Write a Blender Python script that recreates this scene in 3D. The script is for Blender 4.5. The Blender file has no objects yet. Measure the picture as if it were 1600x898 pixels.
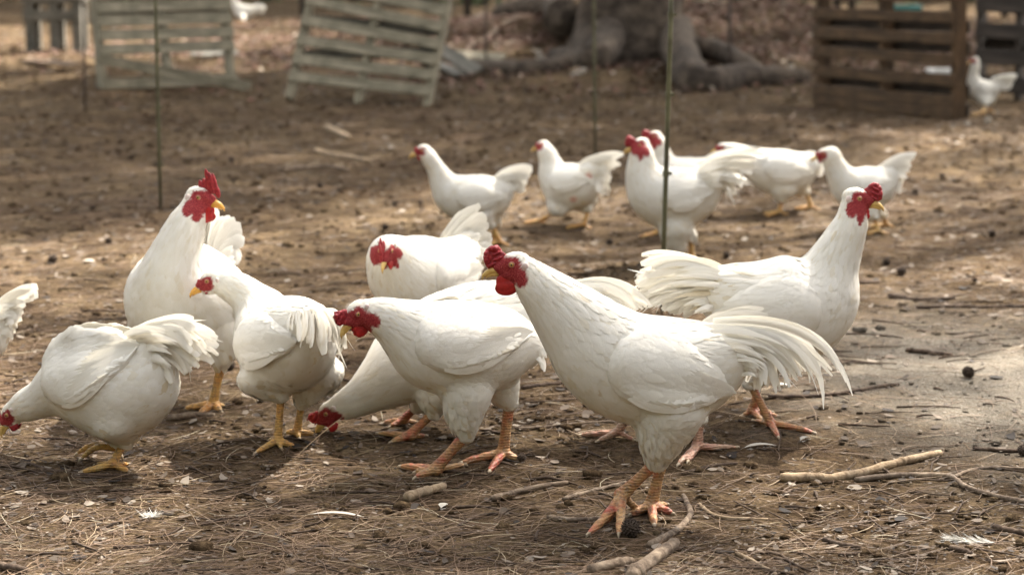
import bpy, bmesh, math, random
import numpy as np
from mathutils import Vector, Matrix, noise
from mathutils.bvhtree import BVHTree

R = math.radians
rng = np.random.default_rng(11)
random.seed(5)
SC = bpy.context.scene
COL = SC.collection

# ------------------------------------------------------------------ camera
CAM_H, FPX, PITCH = 1.136, 3000.0, math.atan(549 / 3000)
cam_d = bpy.data.cameras.new('camera')
cam = bpy.data.objects.new('camera', cam_d)
COL.objects.link(cam)
cam.location = (0, 0, CAM_H)
cam.rotation_euler = (math.pi / 2 - PITCH, 0, 0)
cam_d.sensor_width = 36
cam_d.lens = 36 * FPX / 1600
cam_d.clip_start = 0.05
cam_d.clip_end = 400
cam_d.dof.use_dof = True
cam_d.dof.focus_distance = 3.85
cam_d.dof.aperture_fstop = 3.8
SC.camera = cam

# ------------------------------------------------------------------ world and sun
SUN_AZ = math.atan2(0.62, 0.78)          # from +Y (away) towards +X (right)
SUN_EL = R(52)
w = bpy.data.worlds.new('World')
SC.world = w
w.use_nodes = True
nt = w.node_tree
bgn = nt.nodes['Background']
sky = nt.nodes.new('ShaderNodeTexSky')
sky.sky_type = 'NISHITA'
sky.sun_disc = False
sky.sun_elevation = SUN_EL
sky.sun_rotation = SUN_AZ
sky.air_density = 1.0
sky.dust_density = 2.5
sky.ozone_density = 0.6
hs = nt.nodes.new('ShaderNodeHueSaturation')
hs.inputs['Saturation'].default_value = 0.30
nt.links.new(sky.outputs[0], hs.inputs['Color'])
wm = nt.nodes.new('ShaderNodeMix')
wm.data_type = 'RGBA'
wm.blend_type = 'MULTIPLY'
wm.inputs[0].default_value = 1.0
wm.inputs[7].default_value = (1.0, 0.955, 0.89, 1)
nt.links.new(hs.outputs[0], wm.inputs[6])
nt.links.new(wm.outputs[2], bgn.inputs[0])
bgn.inputs[1].default_value = 0.122
sun_d = bpy.data.lights.new('sun', 'SUN')
sun_d.energy = 4.9
sun_d.angle = R(1.0)
sun_d.color = (1.0, 0.93, 0.82)
sun = bpy.data.objects.new('sun', sun_d)
COL.objects.link(sun)
sunvec = Vector((math.sin(SUN_AZ) * math.cos(SUN_EL), math.cos(SUN_AZ) * math.cos(SUN_EL), math.sin(SUN_EL)))
sun.rotation_euler = sunvec.to_track_quat('Z', 'Y').to_euler()
sun.location = sunvec * 30
SC.view_settings.view_transform = 'Standard'
SC.view_settings.look = 'None'
SC.view_settings.gamma = 1
SC.view_settings.exposure = 2.46
SC.view_settings.use_curve_mapping = False

# ------------------------------------------------------------------ helpers
CP, SP = math.cos(PITCH), math.sin(PITCH)
EYE = Vector((0, 0, CAM_H))


def ray(u, v):
    a, b = u - 800.0, 449.0 - v
    return Vector((a, b * SP + FPX * CP, b * CP - FPX * SP))


def pt(u, v, Y):
    d = ray(u, v)
    return EYE + d * (Y / d.y)


_wv = [(rng.uniform(0.25, 1.3), rng.uniform(0, 6.28), rng.uniform(0, 6.28)) for _ in range(10)]
_wv2 = [(rng.uniform(5, 45), rng.uniform(0, 6.28), rng.uniform(0, 6.28)) for _ in range(26)]


def hgt(x, y):
    """height of the ground, a gentle uneven yard"""
    x = np.asarray(x, dtype=float)
    y = np.asarray(y, dtype=float)
    far = np.clip((y - 9) / 8, 0, 1)
    z = 0 * x
    for f, a, p in _wv:
        z = z + (0.0015 + 0.012 * far) * np.sin(f * 3 * (x * math.cos(a) + y * math.sin(a)) + p)
    for f, a, p in _wv2:
        z = z + 0.012 / f * np.sin(f * (x * math.cos(a) + y * math.sin(a)) + p)
    # mound round the foot of the big tree
    m = np.exp(-(((x - 2.0) / 3.4) ** 2 + ((y - 21.5) / 3.2) ** 2))
    z = z + 0.35 * m
    return z


def gp(u, v, lift=0.0):
    d = ray(u, v)
    p = EYE + d * (CAM_H / -d.z)
    for _ in range(5):
        h = float(hgt(p.x, p.y))
        p = EYE + d * ((CAM_H - h) / -d.z)
    return Vector((p.x, p.y, float(hgt(p.x, p.y)) + lift))


def pxm(Y, v=449):
    d = ray(800, v)
    return FPX / (FPX * Y / d.y)


def quick_mesh(name, verts, faces, mats=(), smooth=True):
    me = bpy.data.meshes.new(name)
    verts = np.asarray(verts, dtype=np.float32)
    if isinstance(faces, np.ndarray):
        nf, k = faces.shape
        me.vertices.add(len(verts))
        me.vertices.foreach_set('co', verts.ravel())
        me.loops.add(nf * k)
        me.loops.foreach_set('vertex_index', faces.astype(np.int32).ravel())
        me.polygons.add(nf)
        me.polygons.foreach_set('loop_start', np.arange(0, nf * k, k, dtype=np.int32))
        me.polygons.foreach_set('loop_total', np.full(nf, k, dtype=np.int32))
        me.update(calc_edges=True)
    else:
        me.from_pydata([tuple(map(float, v)) for v in verts], [], faces)
        me.update()
    for m in mats:
        me.materials.append(m)
    if smooth:
        me.polygons.foreach_set('use_smooth', np.ones(len(me.polygons), dtype=bool))
    return me


def link(name, me, parent=None, loc=None):
    o = bpy.data.objects.new(name, me)
    COL.objects.link(o)
    if parent is not None:
        o.parent = parent
    if loc is not None:
        o.location = loc
    return o


def tag(o, label=None, cat=None, group=None, kind=None):
    if label:
        o['label'] = label
    if cat:
        o['category'] = cat
    if group:
        o['group'] = group
    if kind:
        o['kind'] = kind
    return o


class MB:
    """collects tubes, ellipsoids and boxes and builds them as one mesh"""

    def __init__(s):
        s.v, s.f, s.mi = [], [], []

    def add(s, vs, fs, mi=0):
        b = len(s.v)
        s.v += [Vector(x) for x in vs]
        s.f += [tuple(i + b for i in f) for f in fs]
        s.mi += [mi] * len(fs)

    def rings(s, rings, mi=0):
        n = len(rings[0])
        vs = [p for r in rings for p in r]
        fs = []
        for i in range(len(rings) - 1):
            for j in range(n):
                k = (j + 1) % n
                fs.append((i * n + j, i * n + k, (i + 1) * n + k, (i + 1) * n + j))
        fs.append(tuple(reversed(range(n))))
        fs.append(tuple(range((len(rings) - 1) * n, len(rings) * n)))
        s.add(vs, fs, mi)

    def tube(s, pts, rad, n=10, lat=None, flat=1.0, mi=0, wob=0.0):
        pts = [Vector(p) for p in pts]
        if not hasattr(rad, '__len__'):
            rad = [rad] * len(pts)
        rings = []
        ref = Vector(lat) if lat is not None else None
        for i, p in enumerate(pts):
            t = (pts[min(i + 1, len(pts) - 1)] - pts[max(i - 1, 0)])
            t = t.normalized() if t.length > 1e-9 else Vector((0, 0, 1))
            if ref is None:
                ref = t.orthogonal()
            l = (ref - t * ref.dot(t))
            l = l.normalized() if l.length > 1e-6 else t.orthogonal().normalized()
            ref = l
            u = t.cross(l)
            rr = rad[i]
            rings.append([p + (l * math.cos(a) * flat + u * math.sin(a)) * rr * (1 + wob * random.uniform(-1, 1))
                          for a in [2 * math.pi * k / n for k in range(n)]])
        s.rings(rings, mi)

    def ell(s, c, ax, mi=0, n=12, m=8):
        """ax: three vectors, the half axes"""
        c = Vector(c)
        rings = []
        for i in range(1, m):
            th = math.pi * i / m
            rings.append([c + ax[0] * math.cos(th) + (ax[1] * math.cos(a) + ax[2] * math.sin(a)) * math.sin(th)
                          for a in [2 * math.pi * k / n for k in range(n)]])
        rings = [[c + ax[0] * 0.998 + (r - c - ax[0]) * 0.02 for r in rings[0]]] + rings + \
                [[c - ax[0] * 0.998 + (r - c + ax[0]) * 0.02 for r in rings[-1]]]
        s.rings(rings, mi)

    def box(s, c, ax, mi=0):
        c = Vector(c)
        vs = [c + ax[0] * a + ax[1] * b + ax[2] * d for a in (-1, 1) for b in (-1, 1) for d in (-1, 1)]
        s.add(vs, [(0, 1, 3, 2), (4, 6, 7, 5), (0, 4, 5, 1), (2, 3, 7, 6), (0, 2, 6, 4), (1, 5, 7, 3)], mi)

    def mesh(s, name, mats, org=None, smooth=True):
        vs = [v - org for v in s.v] if org is not None else s.v
        me = bpy.data.meshes.new(name)
        me.from_pydata([tuple(v) for v in vs], [], s.f)
        for m in mats:
            me.materials.append(m)
        me.polygons.foreach_set('material_index', s.mi)
        if smooth:
            me.polygons.foreach_set('use_smooth', [True] * len(s.f))
        bm = bmesh.new()
        bm.from_mesh(me)
        bmesh.ops.recalc_face_normals(bm, faces=bm.faces)
        bm.to_mesh(me)
        bm.free()
        me.update()
        return me


def remesh(me, voxel, smooth_it=3, factor=0.5):
    o = bpy.data.objects.new('tmp', me)
    COL.objects.link(o)
    m = o.modifiers.new('r', 'REMESH')
    m.mode = 'VOXEL'
    m.voxel_size = voxel
    m.use_smooth_shade = True
    if smooth_it:
        s = o.modifiers.new('s', 'SMOOTH')
        s.iterations = smooth_it
        s.factor = factor
    dg = bpy.context.evaluated_depsgraph_get()
    out = bpy.data.meshes.new_from_object(o.evaluated_get(dg))
    bpy.data.objects.remove(o)
    out.polygons.foreach_set('use_smooth', np.ones(len(out.polygons), dtype=bool))
    return out


def catmull(P, per=6):
    """P: array (n,k) -> dense array and the station parameter of each row"""
    P = np.asarray(P, dtype=float)
    n = len(P)
    out, prm = [], []
    for i in range(n - 1):
        p0, p1, p2, p3 = P[max(i - 1, 0)], P[i], P[i + 1], P[min(i + 2, n - 1)]
        for j in range(per):
            t = j / per
            out.append(0.5 * ((2 * p1) + (-p0 + p2) * t + (2 * p0 - 5 * p1 + 4 * p2 - p3) * t * t + (-p0 + 3 * p1 - 3 * p2 + p3) * t ** 3))
            prm.append(i + t)
    out.append(P[-1])
    prm.append(n - 1)
    return np.array(out), np.array(prm)


# ------------------------------------------------------------------ materials
def mat(name):
    m = bpy.data.materials.new(name)
    m.use_nodes = True
    n = m.node_tree
    return m, n, n.nodes['Principled BSDF'], n.nodes['Material Output']


def nn(n, t, **kw):
    x = n.nodes.new(t)
    for k, v in kw.items():
        if k in x.inputs.keys():
            x.inputs[k].default_value = v
        else:
            setattr(x, k, v)
    return x


def ramp(n, src, stops):
    r = n.nodes.new('ShaderNodeValToRGB')
    e = r.color_ramp.elements
    while len(e) < len(stops):
        e.new(0.5)
    for i, (p, c) in enumerate(stops):
        e[i].position = p
        e[i].color = (*c, 1) if len(c) == 3 else c
    n.links.new(src, r.inputs[0])
    return r


def noise_n(n, scale, detail=4, rough=0.55, vec=None, dist=0.0):
    x = n.nodes.new('ShaderNodeTexNoise')
    x.inputs['Scale'].default_value = scale
    x.inputs['Detail'].default_value = detail
    x.inputs['Roughness'].default_value = rough
    x.inputs['Distortion'].default_value = dist
    if vec is not None:
        n.links.new(vec, x.inputs['Vector'])
    return x


def mix(n, fac, a, b, mode='MIX'):
    x = n.nodes.new('ShaderNodeMix')
    x.data_type = 'RGBA'
    x.blend_type = mode
    for s, k in ((fac, 0), (a, 6), (b, 7)):
        if isinstance(s, (int, float)):
            x.inputs[k].default_value = s
        elif isinstance(s, tuple):
            x.inputs[k].default_value = (*s, 1)
        else:
            n.links.new(s, x.inputs[k])
    return x.outputs[2]


def bump(n, h, strength, dist, bs):
    b = n.nodes.new('ShaderNodeBump')
    b.inputs['Strength'].default_value = strength
    b.inputs['Distance'].default_value = dist
    n.links.new(h, b.inputs['Height'])
    n.links.new(b.outputs[0], bs.inputs['Normal'])
    return b


def obj_coord(n):
    return n.nodes.new('ShaderNodeTexCoord').outputs['Object']


# body under the feathers: white down, red skin where the face is bare
def make_body_mat():
    m, n, b, out = mat('chicken_body')
    c = obj_coord(n)
    at = nn(n, 'ShaderNodeAttribute', attribute_name='skin')
    n1 = noise_n(n, 420, 3, 0.6, c)
    n2 = noise_n(n, 14, 3, 0.5, c)
    fe = ramp(n, n2.outputs[0], [(0.3, (0.76, 0.70, 0.60)), (0.65, (0.82, 0.79, 0.72))])
    sk = ramp(n, n1.outputs[0], [(0.32, (0.15, 0.012, 0.018)), (0.54, (0.32, 0.035, 0.040)), (0.70, (0.42, 0.10, 0.09)), (0.82, (0.60, 0.40, 0.36))])
    col = mix(n, at.outputs['Fac'], fe.outputs[0], sk.outputs[0])
    at2 = nn(n, 'ShaderNodeAttribute', attribute_name='bare')
    col = mix(n, at2.outputs['Fac'], col, (0.56, 0.33, 0.26))
    n.links.new(col, b.inputs['Base Color'])
    b.inputs['Roughness'].default_value = 0.75
    b.inputs['Subsurface Weight'].default_value = 0.08
    b.inputs['Subsurface Radius'].default_value = (0.01, 0.005, 0.004)
    b.inputs['Specular IOR Level'].default_value = 0.25
    bump(n, n1.outputs[0], 0.5, 0.002, b)
    return m


def make_feather_mat():
    m, n, b, out = mat('white_feather')
    at = nn(n, 'ShaderNodeAttribute', attribute_name='tint')
    uv = n.nodes.new('ShaderNodeUVMap')
    sep = n.nodes.new('ShaderNodeSeparateXYZ')
    n.links.new(uv.outputs[0], sep.inputs[0])
    # barbs run obliquely from the shaft
    ab = nn(n, 'ShaderNodeMath', operation='ABSOLUTE')
    n.links.new(sep.outputs[1], ab.inputs[0])
    mu = nn(n, 'ShaderNodeMath', operation='MULTIPLY_ADD')
    n.links.new(ab.outputs[0], mu.inputs[0])
    mu.inputs[1].default_value = -0.35
    n.links.new(sep.outputs[0], mu.inputs[2])
    sc = nn(n, 'ShaderNodeMath', operation='MULTIPLY')
    n.links.new(mu.outputs[0], sc.inputs[0])
    sc.inputs[1].default_value = 38
    no = nn(n, 'ShaderNodeTexNoise', noise_dimensions='1D')
    no.inputs['Scale'].default_value = 1.0
    no.inputs['Detail'].default_value = 2
    n.links.new(sc.outputs[0], no.inputs['W'])
    col = ramp(n, at.outputs['Fac'], [(0.0, (0.87, 0.845, 0.79)), (0.6, (0.82, 0.785, 0.70)), (0.85, (0.70, 0.60, 0.42)), (1.0, (0.50, 0.36, 0.18))])
    n.links.new(col.outputs[0], b.inputs['Base Color'])
    b.inputs['Roughness'].default_value = 0.6
    b.inputs['Specular IOR Level'].default_value = 0.3
    bump(n, no.outputs[0], 0.35, 0.0012, b)
    tr = n.nodes.new('ShaderNodeBsdfTranslucent')
    n.links.new(col.outputs[0], tr.inputs[0])
    ms = n.nodes.new('ShaderNodeMixShader')
    ms.inputs[0].default_value = 0.22
    n.links.new(b.outputs[0], ms.inputs[1])
    n.links.new(tr.outputs[0], ms.inputs[2])
    n.links.new(ms.outputs[0], out.inputs[0])
    return m


def simple(name, stops, scale=30, rough=0.6, bs=0.4, bd=0.003, spec=0.4, sss=0.0, detail=5, stretch=None):
    m, n, b, out = mat(name)
    c = obj_coord(n)
    if stretch:
        mp = n.nodes.new('ShaderNodeMapping')
        mp.inputs['Scale'].default_value = stretch
        n.links.new(c, mp.inputs[0])
        c = mp.outputs[0]
    x = noise_n(n, scale, detail, 0.6, c)
    r = ramp(n, x.outputs[0], stops)
    n.links.new(r.outputs[0], b.inputs['Base Color'])
    b.inputs['Roughness'].default_value = rough
    b.inputs['Specular IOR Level'].default_value = spec
    b.inputs['Subsurface Weight'].default_value = sss
    b.inputs['Subsurface Radius'].default_value = (0.01, 0.003, 0.002)
    if bs:
        bump(n, x.outputs[0], bs, bd, b)
    return m


def make_leg_mat(name, pale, warm, red, redpos):
    """scaled shank: rings of scutes, redder patches between"""
    m, n, b, out = mat(name)
    c = obj_coord(n)
    x = noise_n(n, 24, 5, 0.6, c)
    r = ramp(n, x.outputs[0], [(0.30, pale), (0.48, warm), (redpos + 0.08, red)])
    v = n.nodes.new('ShaderNodeTexVoronoi')
    v.inputs['Scale'].default_value = 260
    n.links.new(c, v.inputs['Vector'])
    uv = n.nodes.new('ShaderNodeUVMap')
    sep = n.nodes.new('ShaderNodeSeparateXYZ')
    n.links.new(c, sep.inputs[0])
    wv = nn(n, 'ShaderNodeTexWave', bands_direction='Z')
    wv.inputs['Scale'].default_value = 52
    wv.inputs['Distortion'].default_value = 3.5
    wv.inputs['Detail'].default_value = 1
    n.links.new(c, wv.inputs['Vector'])
    dirt = noise_n(n, 120, 4, 0.6, c)
    dr = ramp(n, dirt.outputs[0], [(0.46, (0, 0, 0)), (0.66, (0.8, 0.8, 0.8))])
    col = mix(n, dr.outputs[0], r.outputs[0], (0.20, 0.13, 0.08))
    wr = ramp(n, wv.outputs[0], [(0.0, (0.62, 0.55, 0.5)), (0.35, (1, 1, 1))])
    col = mix(n, 0.5, col, wr.outputs[0], 'MULTIPLY')
    n.links.new(col, b.inputs['Base Color'])
    b.inputs['Roughness'].default_value = 0.5
    b.inputs['Subsurface Weight'].default_value = 0.1
    b.inputs['Subsurface Radius'].default_value = (0.008, 0.003, 0.002)
    ad = nn(n, 'ShaderNodeMath', operation='ADD')
    n.links.new(wv.outputs[0], ad.inputs[0])
    n.links.new(v.outputs[0], ad.inputs[1])
    bump(n, ad.outputs[0], 0.6, 0.0016, b)
    return m


M = {}
M['body'] = make_body_mat()
M['feather'] = make_feather_mat()
M['red'] = simple('comb_skin', [(0.3, (0.15, 0.006, 0.012)), (0.55, (0.32, 0.014, 0.022)), (0.75, (0.44, 0.06, 0.06))], 160, 0.5, 0.8, 0.0022, 0.45, 0.15)
M['bright_red'] = simple('wattle_skin', [(0.3, (0.26, 0.006, 0.008)), (0.7, (0.48, 0.018, 0.018))], 90, 0.42, 0.4, 0.0015, 0.45, 0.15)
M['lobe'] = simple('ear_lobe', [(0.3, (0.55, 0.40, 0.38)), (0.7, (0.75, 0.66, 0.62))], 60, 0.55, 0.2, 0.001)
M['beak'] = simple('beak_horn', [(0.3, (0.55, 0.33, 0.08)), (0.7, (0.74, 0.53, 0.20))], 70, 0.4, 0.2, 0.0008, 0.5)
M['orange_beak'] = simple('orange_beak_horn', [(0.3, (0.62, 0.28, 0.04)), (0.7, (0.78, 0.45, 0.10))], 70, 0.4, 0.2, 0.0008, 0.5)
M['iris'] = simple('eye_iris', [(0.3, (0.42, 0.22, 0.05)), (0.7, (0.55, 0.33, 0.09))], 300, 0.12, 0, 0, 0.6)
M['pupil'] = simple('eye_pupil', [(0.3, (0.006, 0.005, 0.005)), (0.7, (0.01, 0.008, 0.008))], 50, 0.08, 0, 0, 0.7)
M['lid'] = simple('eye_lid', [(0.3, (0.30, 0.09, 0.07)), (0.7, (0.48, 0.22, 0.17))], 200, 0.5, 0.3, 0.001)
M['leg_yellow'] = make_leg_mat('yellow_leg', (0.62, 0.42, 0.15), (0.58, 0.33, 0.09), (0.52, 0.20, 0.06), 0.74)
M['leg_red'] = make_leg_mat('reddish_leg', (0.55, 0.37, 0.17), (0.50, 0.26, 0.11), (0.43, 0.095, 0.055), 0.57)
M['leg_pink'] = make_leg_mat('pink_leg', (0.50, 0.36, 0.26), (0.44, 0.24, 0.16), (0.36, 0.14, 0.10), 0.68)
M['claw'] = simple('claw_horn', [(0.3, (0.30, 0.22, 0.14)), (0.7, (0.55, 0.45, 0.32))], 60, 0.45, 0.1, 0.001)
# ------------------------------------------------------------------ feathers
class Blades:
    """many feather blades in one mesh: rows of three vertices along each shaft"""
    S = np.array([0.0, 0.25, 0.55, 0.82, 1.0])

    def __init__(s):
        s.V, s.F, s.T, s.UV = [], [], [], []
        s.n = 0

    def add(s, C, B, N, W, tint, prof=(0.35, 0.9, 1.0, 0.78, 0.12), camber=0.12, L=None):
        """C,B,N: (n,rows,3) centre, sideways, normal; W: (n,) half width"""
        n, k = C.shape[:2]
        pr = np.interp(np.linspace(0, 1, k), np.linspace(0, 1, len(prof)), prof)
        w_ = W[:, None] * pr[None, :]
        mid = C + N * (w_ * camber)[..., None]
        lf = C - B * w_[..., None]
        rt = C + B * w_[..., None]
        V = np.stack([lf, mid, rt], axis=2).reshape(-1, 3)
        base = np.arange(n)[:, None, None] * (k * 3) + np.arange(k - 1)[None, :, None] * 3 + np.arange(2)[None, None, :]
        F = np.stack([base, base + 1, base + 4, base + 3], axis=-1).reshape(-1, 4) + s.n
        s.V.append(V)
        s.F.append(F)
        s.T.append(np.repeat(tint, k * 3))
        Ls = L if L is not None else np.full(n, 0.05)
        u = (np.linspace(0, 1, k)[None, :, None] * (Ls / 0.05)[:, None, None]) * np.ones((1, 1, 3)) + rng.uniform(0, 9, n)[:, None, None]
        v = np.ones((n, k, 1)) * np.array([-1, 0, 1])[None, None, :] * (pr[None, :, None] * (W / 0.02)[:, None, None])
        s.UV.append(np.stack([u, v], -1).reshape(-1, 2))
        s.n += len(V)

    def build(s, name, parent, org, extra=None, m='feather'):
        V = np.concatenate(s.V) - np.array(org)
        F = np.concatenate(s.F)
        T = np.concatenate(s.T).astype(np.float32)
        UV = np.concatenate(s.UV).astype(np.float32)
        if extra is not None:
            ev, ef = extra
            ef = ef + len(V)
            V = np.concatenate([V, ev - np.array(org)])
            F = np.concatenate([F, ef])
            T = np.concatenate([T, np.full(len(ev), 0.2, np.float32)])
            UV = np.concatenate([UV, np.zeros((len(ev), 2), np.float32)])
        me = quick_mesh(name, V, F, [M[m]])
        a = me.attributes.new('tint', 'FLOAT', 'POINT')
        a.data.foreach_set('value', T)
        uvl = me.uv_layers.new(name='UVMap')
        uvl.data.foreach_set('uv', UV[F.ravel()].ravel())
        return link(name, me, parent)


def unit(a):
    return a / np.maximum(np.linalg.norm(a, axis=-1, keepdims=True), 1e-9)


def snap_blades(bl, bvh, P, D, L, W, off0, off1, tint, rows=5, prof=(0.35, 0.9, 1.0, 0.78, 0.12), camber=0.1):
    """blades laid on a surface: each row of the shaft is snapped to it and lifted a little"""
    n = len(P)
    S = np.linspace(0, 1, rows)
    C = np.zeros((n, rows, 3))
    N = np.zeros((n, rows, 3))
    fn = bvh.find_nearest
    for i in range(n):
        p = Vector(P[i])
        d = Vector(D[i])
        step = L[i] / (rows - 1)
        for j in range(rows):
            co, no, _, _ = fn(p)
            o = off0[i] + (off1[i] - off0[i]) * S[j]
            C[i, j] = co + no * o
            N[i, j] = no
            d = d - no * d.dot(no)
            if d.length > 1e-6:
                d.normalize()
            p = co + d * step
    T = np.gradient(C, axis=1)
    B = unit(np.cross(N, unit(T)))
    bl.add(C, B, N, W, tint, prof, camber, L)


def free_blades(bl, C, Nhint, W, tint, prof=(0.5, 0.85, 1, 1, 0.9, 0.6, 0.1), camber=0.15):
    """blades along free curves C (n,rows,3)"""
    T = unit(np.gradient(C, axis=1))
    B = unit(np.cross(Nhint, T))
    N = unit(np.cross(T, B))
    L = np.linalg.norm(np.diff(C, axis=1), axis=-1).sum(1)
    bl.add(C, B, N, W, tint, prof, camber, L)


def sample_surface(me, count):
    me.calc_loop_triangles()
    nt_ = len(me.loop_triangles)
    tv = np.zeros(nt_ * 3, np.int32)
    me.loop_triangles.foreach_get('vertices', tv)
    tv = tv.reshape(-1, 3)
    co = np.zeros(len(me.vertices) * 3, np.float32)
    me.vertices.foreach_get('co', co)
    co = co.reshape(-1, 3).astype(float)
    a, b, c = co[tv[:, 0]], co[tv[:, 1]], co[tv[:, 2]]
    ar = np.linalg.norm(np.cross(b - a, c - a), axis=1)
    idx = rng.choice(nt_, count, p=ar / ar.sum())
    r1 = np.sqrt(rng.random(count))[:, None]
    r2 = rng.random(count)[:, None]
    return a[idx] * (1 - r1) + b[idx] * (r1 * (1 - r2)) + c[idx] * (r1 * r2), co


def smooth01(x):
    x = np.clip(x, 0, 1)
    return x * x * (3 - 2 * x)


# ------------------------------------------------------------------ a chicken
def chicken(label, cat, hd, st, head, legs, tail, k=1.0, wing=None, uc=None, near=True, legmat='leg_yellow',
            beakmat='beak', bare=None, feathers=None, Y=None, wb_=0.0, comb=None, stain=0.0, group='white chickens in the yard'):
    """st: (u, v, rh px, rw px or None, depth offset m or None) from tail root to neck; head: dict; legs: list of dicts"""
    fts = [gp(*l['ft']) for l in legs]
    Y0 = Y if Y is not None else sum(p.y for p in fts) / len(fts)
    H = R(hd)
    A = Vector((math.cos(H), math.sin(H), 0))
    LAT = Vector((-math.sin(H), math.cos(H), 0))
    imax = max(range(len(st)), key=lambda i: st[i][2])
    uc = uc if uc is not None else st[imax][0]
    S = pxm(Y0, st[imax][1])
    tanh = math.tan(H) if abs(math.cos(H)) > 0.55 else 0.0

    def dep(u, dy=None):
        return Y0 + (dy if dy is not None else (u - uc) / S * tanh)
    root = bpy.data.objects.new('chicken', None)
    COL.objects.link(root)
    rl = Vector((sum(p.x for p in fts) / len(fts), Y0, 0))
    rl.z = float(hgt(rl.x, rl.y))
    root.location = rl
    root.empty_display_size = 0.1
    tag(root, label, cat, group)
    org = rl
    # ---- spine
    rows = []
    for q in st:
        u, v, rh = q[:3]
        rw = q[3] if len(q) > 3 and q[3] is not None else rh * 0.92
        dy = q[4] if len(q) > 4 else None
        p = pt(u, v, dep(u, dy))
        s_ = pxm(p.y, v)
        rows.append([*p, rh / s_, rw / s_])
    # ---- head frame
    hy, hp = R(head.get('yaw', hd)), R(head.get('pitch', 0))
    F = Vector((math.cos(hy) * math.cos(hp), math.sin(hy) * math.cos(hp), -math.sin(hp)))
    LH = Vector((-math.sin(hy), math.cos(hy), 0))
    if head.get('roll'):
        LH = (Matrix.Rotation(R(head['roll']), 3, F) @ LH)
    U = F.cross(LH)
    if U.dot(Vector((0, 0, 1))) < 0 and abs(U.z) > 0.2:
        U = -U
    U = F.cross(LH)
    hk = head.get('k', k)
    ey = head['eye']
    rooster = cat == 'rooster'
    hc = pt(ey[0], ey[1], dep(ey[0], head.get('dy')))     # the mid point between the eyes, seen at the eye's pixel

    def HP(f, l, u):
        return hc + (F * f + LH * l + U * u) * hk
    # a head turned away from profile shows its near eye off the mid plane
    side = -1 if LH.y > 0 else 1
    hc = hc - LH * side * 0.019 * hk * (abs(LH.x)) * (1 if LH.x * side > 0 else -1) * (1 if abs(LH.x) > 0.2 else 0) * 0
    neck_end = HP(-0.014, 0, -0.004)
    rows.append([*neck_end, 0.026 * hk, 0.021 * hk])
    D, prm = catmull(rows, 7)
    npts = len(D)
    nst = len(rows) - 1
    mb = MB()
    lat_h = []
    for i in range(npts):
        t = Vector(D[min(i + 1, npts - 1)][:3] - D[max(i - 1, 0)][:3]).normalized()
        bl_ = smooth01((prm[i] - (nst - 2.2)) / 2.2)
        lat = (LAT * (1 - float(bl_)) + LH * float(bl_))
        if LAT.dot(LH) < -0.5:
            lat = LAT
        lat = (lat - t * lat.dot(t)).normalized()
        up = lat.cross(t)
        if up.z < 0 and abs(t.z) < 0.7:
            up = -up
        lat_h.append((t, lat, up))
        rh, rw = max(D[i][3], 0.006), max(D[i][4], 0.006)
        p = Vector(D[i][:3])
        mb.ell(p, (t * min(rh, rw) * 0.55, lat * rw, up * rh), 0, 20, 8)
    e0 = Vector(D[0][:3])
    mb.ell(e0, (lat_h[0][0] * D[0][3] * 0.9, lat_h[0][1] * D[0][4] * 0.95, lat_h[0][2] * D[0][3] * 0.95))
    # skull, cheeks, muzzle
    mb.ell(HP(-0.010, 0, 0.000), (F * 0.032 * hk, LH * 0.0195 * hk, U * 0.0235 * hk))
    mb.ell(HP(0.012, 0, -0.007), (F * 0.026 * hk, LH * 0.0135 * hk, U * 0.016 * hk))
    mb.ell(HP(0.000, 0, -0.022), (F * 0.026 * hk, LH * 0.0150 * hk, U * 0.015 * hk))
    mb.ell(HP(-0.008, 0, -0.018), (F * 0.023 * hk, LH * 0.016 * hk, U * 0.015 * hk))
    # thighs
    taxes = []
    C0 = Vector(D[np.argmin(np.abs(prm - imax))][:3])
    for li, l in enumerate(legs):
        f = fts[li]
        sgn = l.get('side')
        if sgn is None:
            sgn = 1 if (f - rl).dot(LAT) > 0 else -1
        lw = 0.040 * k
        hp_ = l['hip']
        hip = pt(hp_[0], hp_[1], dep(hp_[0], l.get('hdy')) )
        hip = hip + LAT * sgn * lw * l.get('spread', 1.0)
        Yh = 0.6 * f.y + 0.4 * hip.y
        hock = pt(*l['hock'], l.get('hocky', Yh))
        r0, r1 = l.get('r', (0.058 * k, 0.0160 * k))
        mid = hip.lerp(hock, 0.55) + A * 0.006
        mb.tube([hip + (hip - hock).normalized() * r0 * 0.4, hip, hip.lerp(mid, 0.5), mid, mid.lerp(hock, 0.5), hock, hock + (hock - mid).normalized() * 0.012],
                [r0 * 0.8, r0, r0 * 0.93, r0 * 0.74, (r0 * 0.5 + r1 * 0.5) * 0.84, r1, r1 * 0.7], n=16, lat=LAT)
        taxes.append((hip, hock))
        l['_hock'] = hock
        l['_sgn'] = sgn
    me0 = mb.mesh('tmp', [])
    vox = 0.0045 if near else 0.007
    body = remesh(me0, vox, 2)
    body.name = 'chicken_body'
    bpy.data.meshes.remove(me0)
    nv = len(body.vertices)
    co = np.zeros(nv * 3, np.float32)
    body.vertices.foreach_get('co', co)
    co = co.reshape(-1, 3).astype(float)
    # relax the joins of neck, thighs and trunk, but keep the head and hocks crisp
    ed = np.zeros(len(body.edges) * 2, np.int32)
    body.edges.foreach_get('vertices', ed)
    ed = ed.reshape(-1, 2)
    deg = np.bincount(ed.ravel(), minlength=nv)[:, None]
    wgt = np.clip((np.linalg.norm(co - np.array(hc), axis=1) - 0.045 * hk) / 0.05, 0.04, 1)
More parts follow.
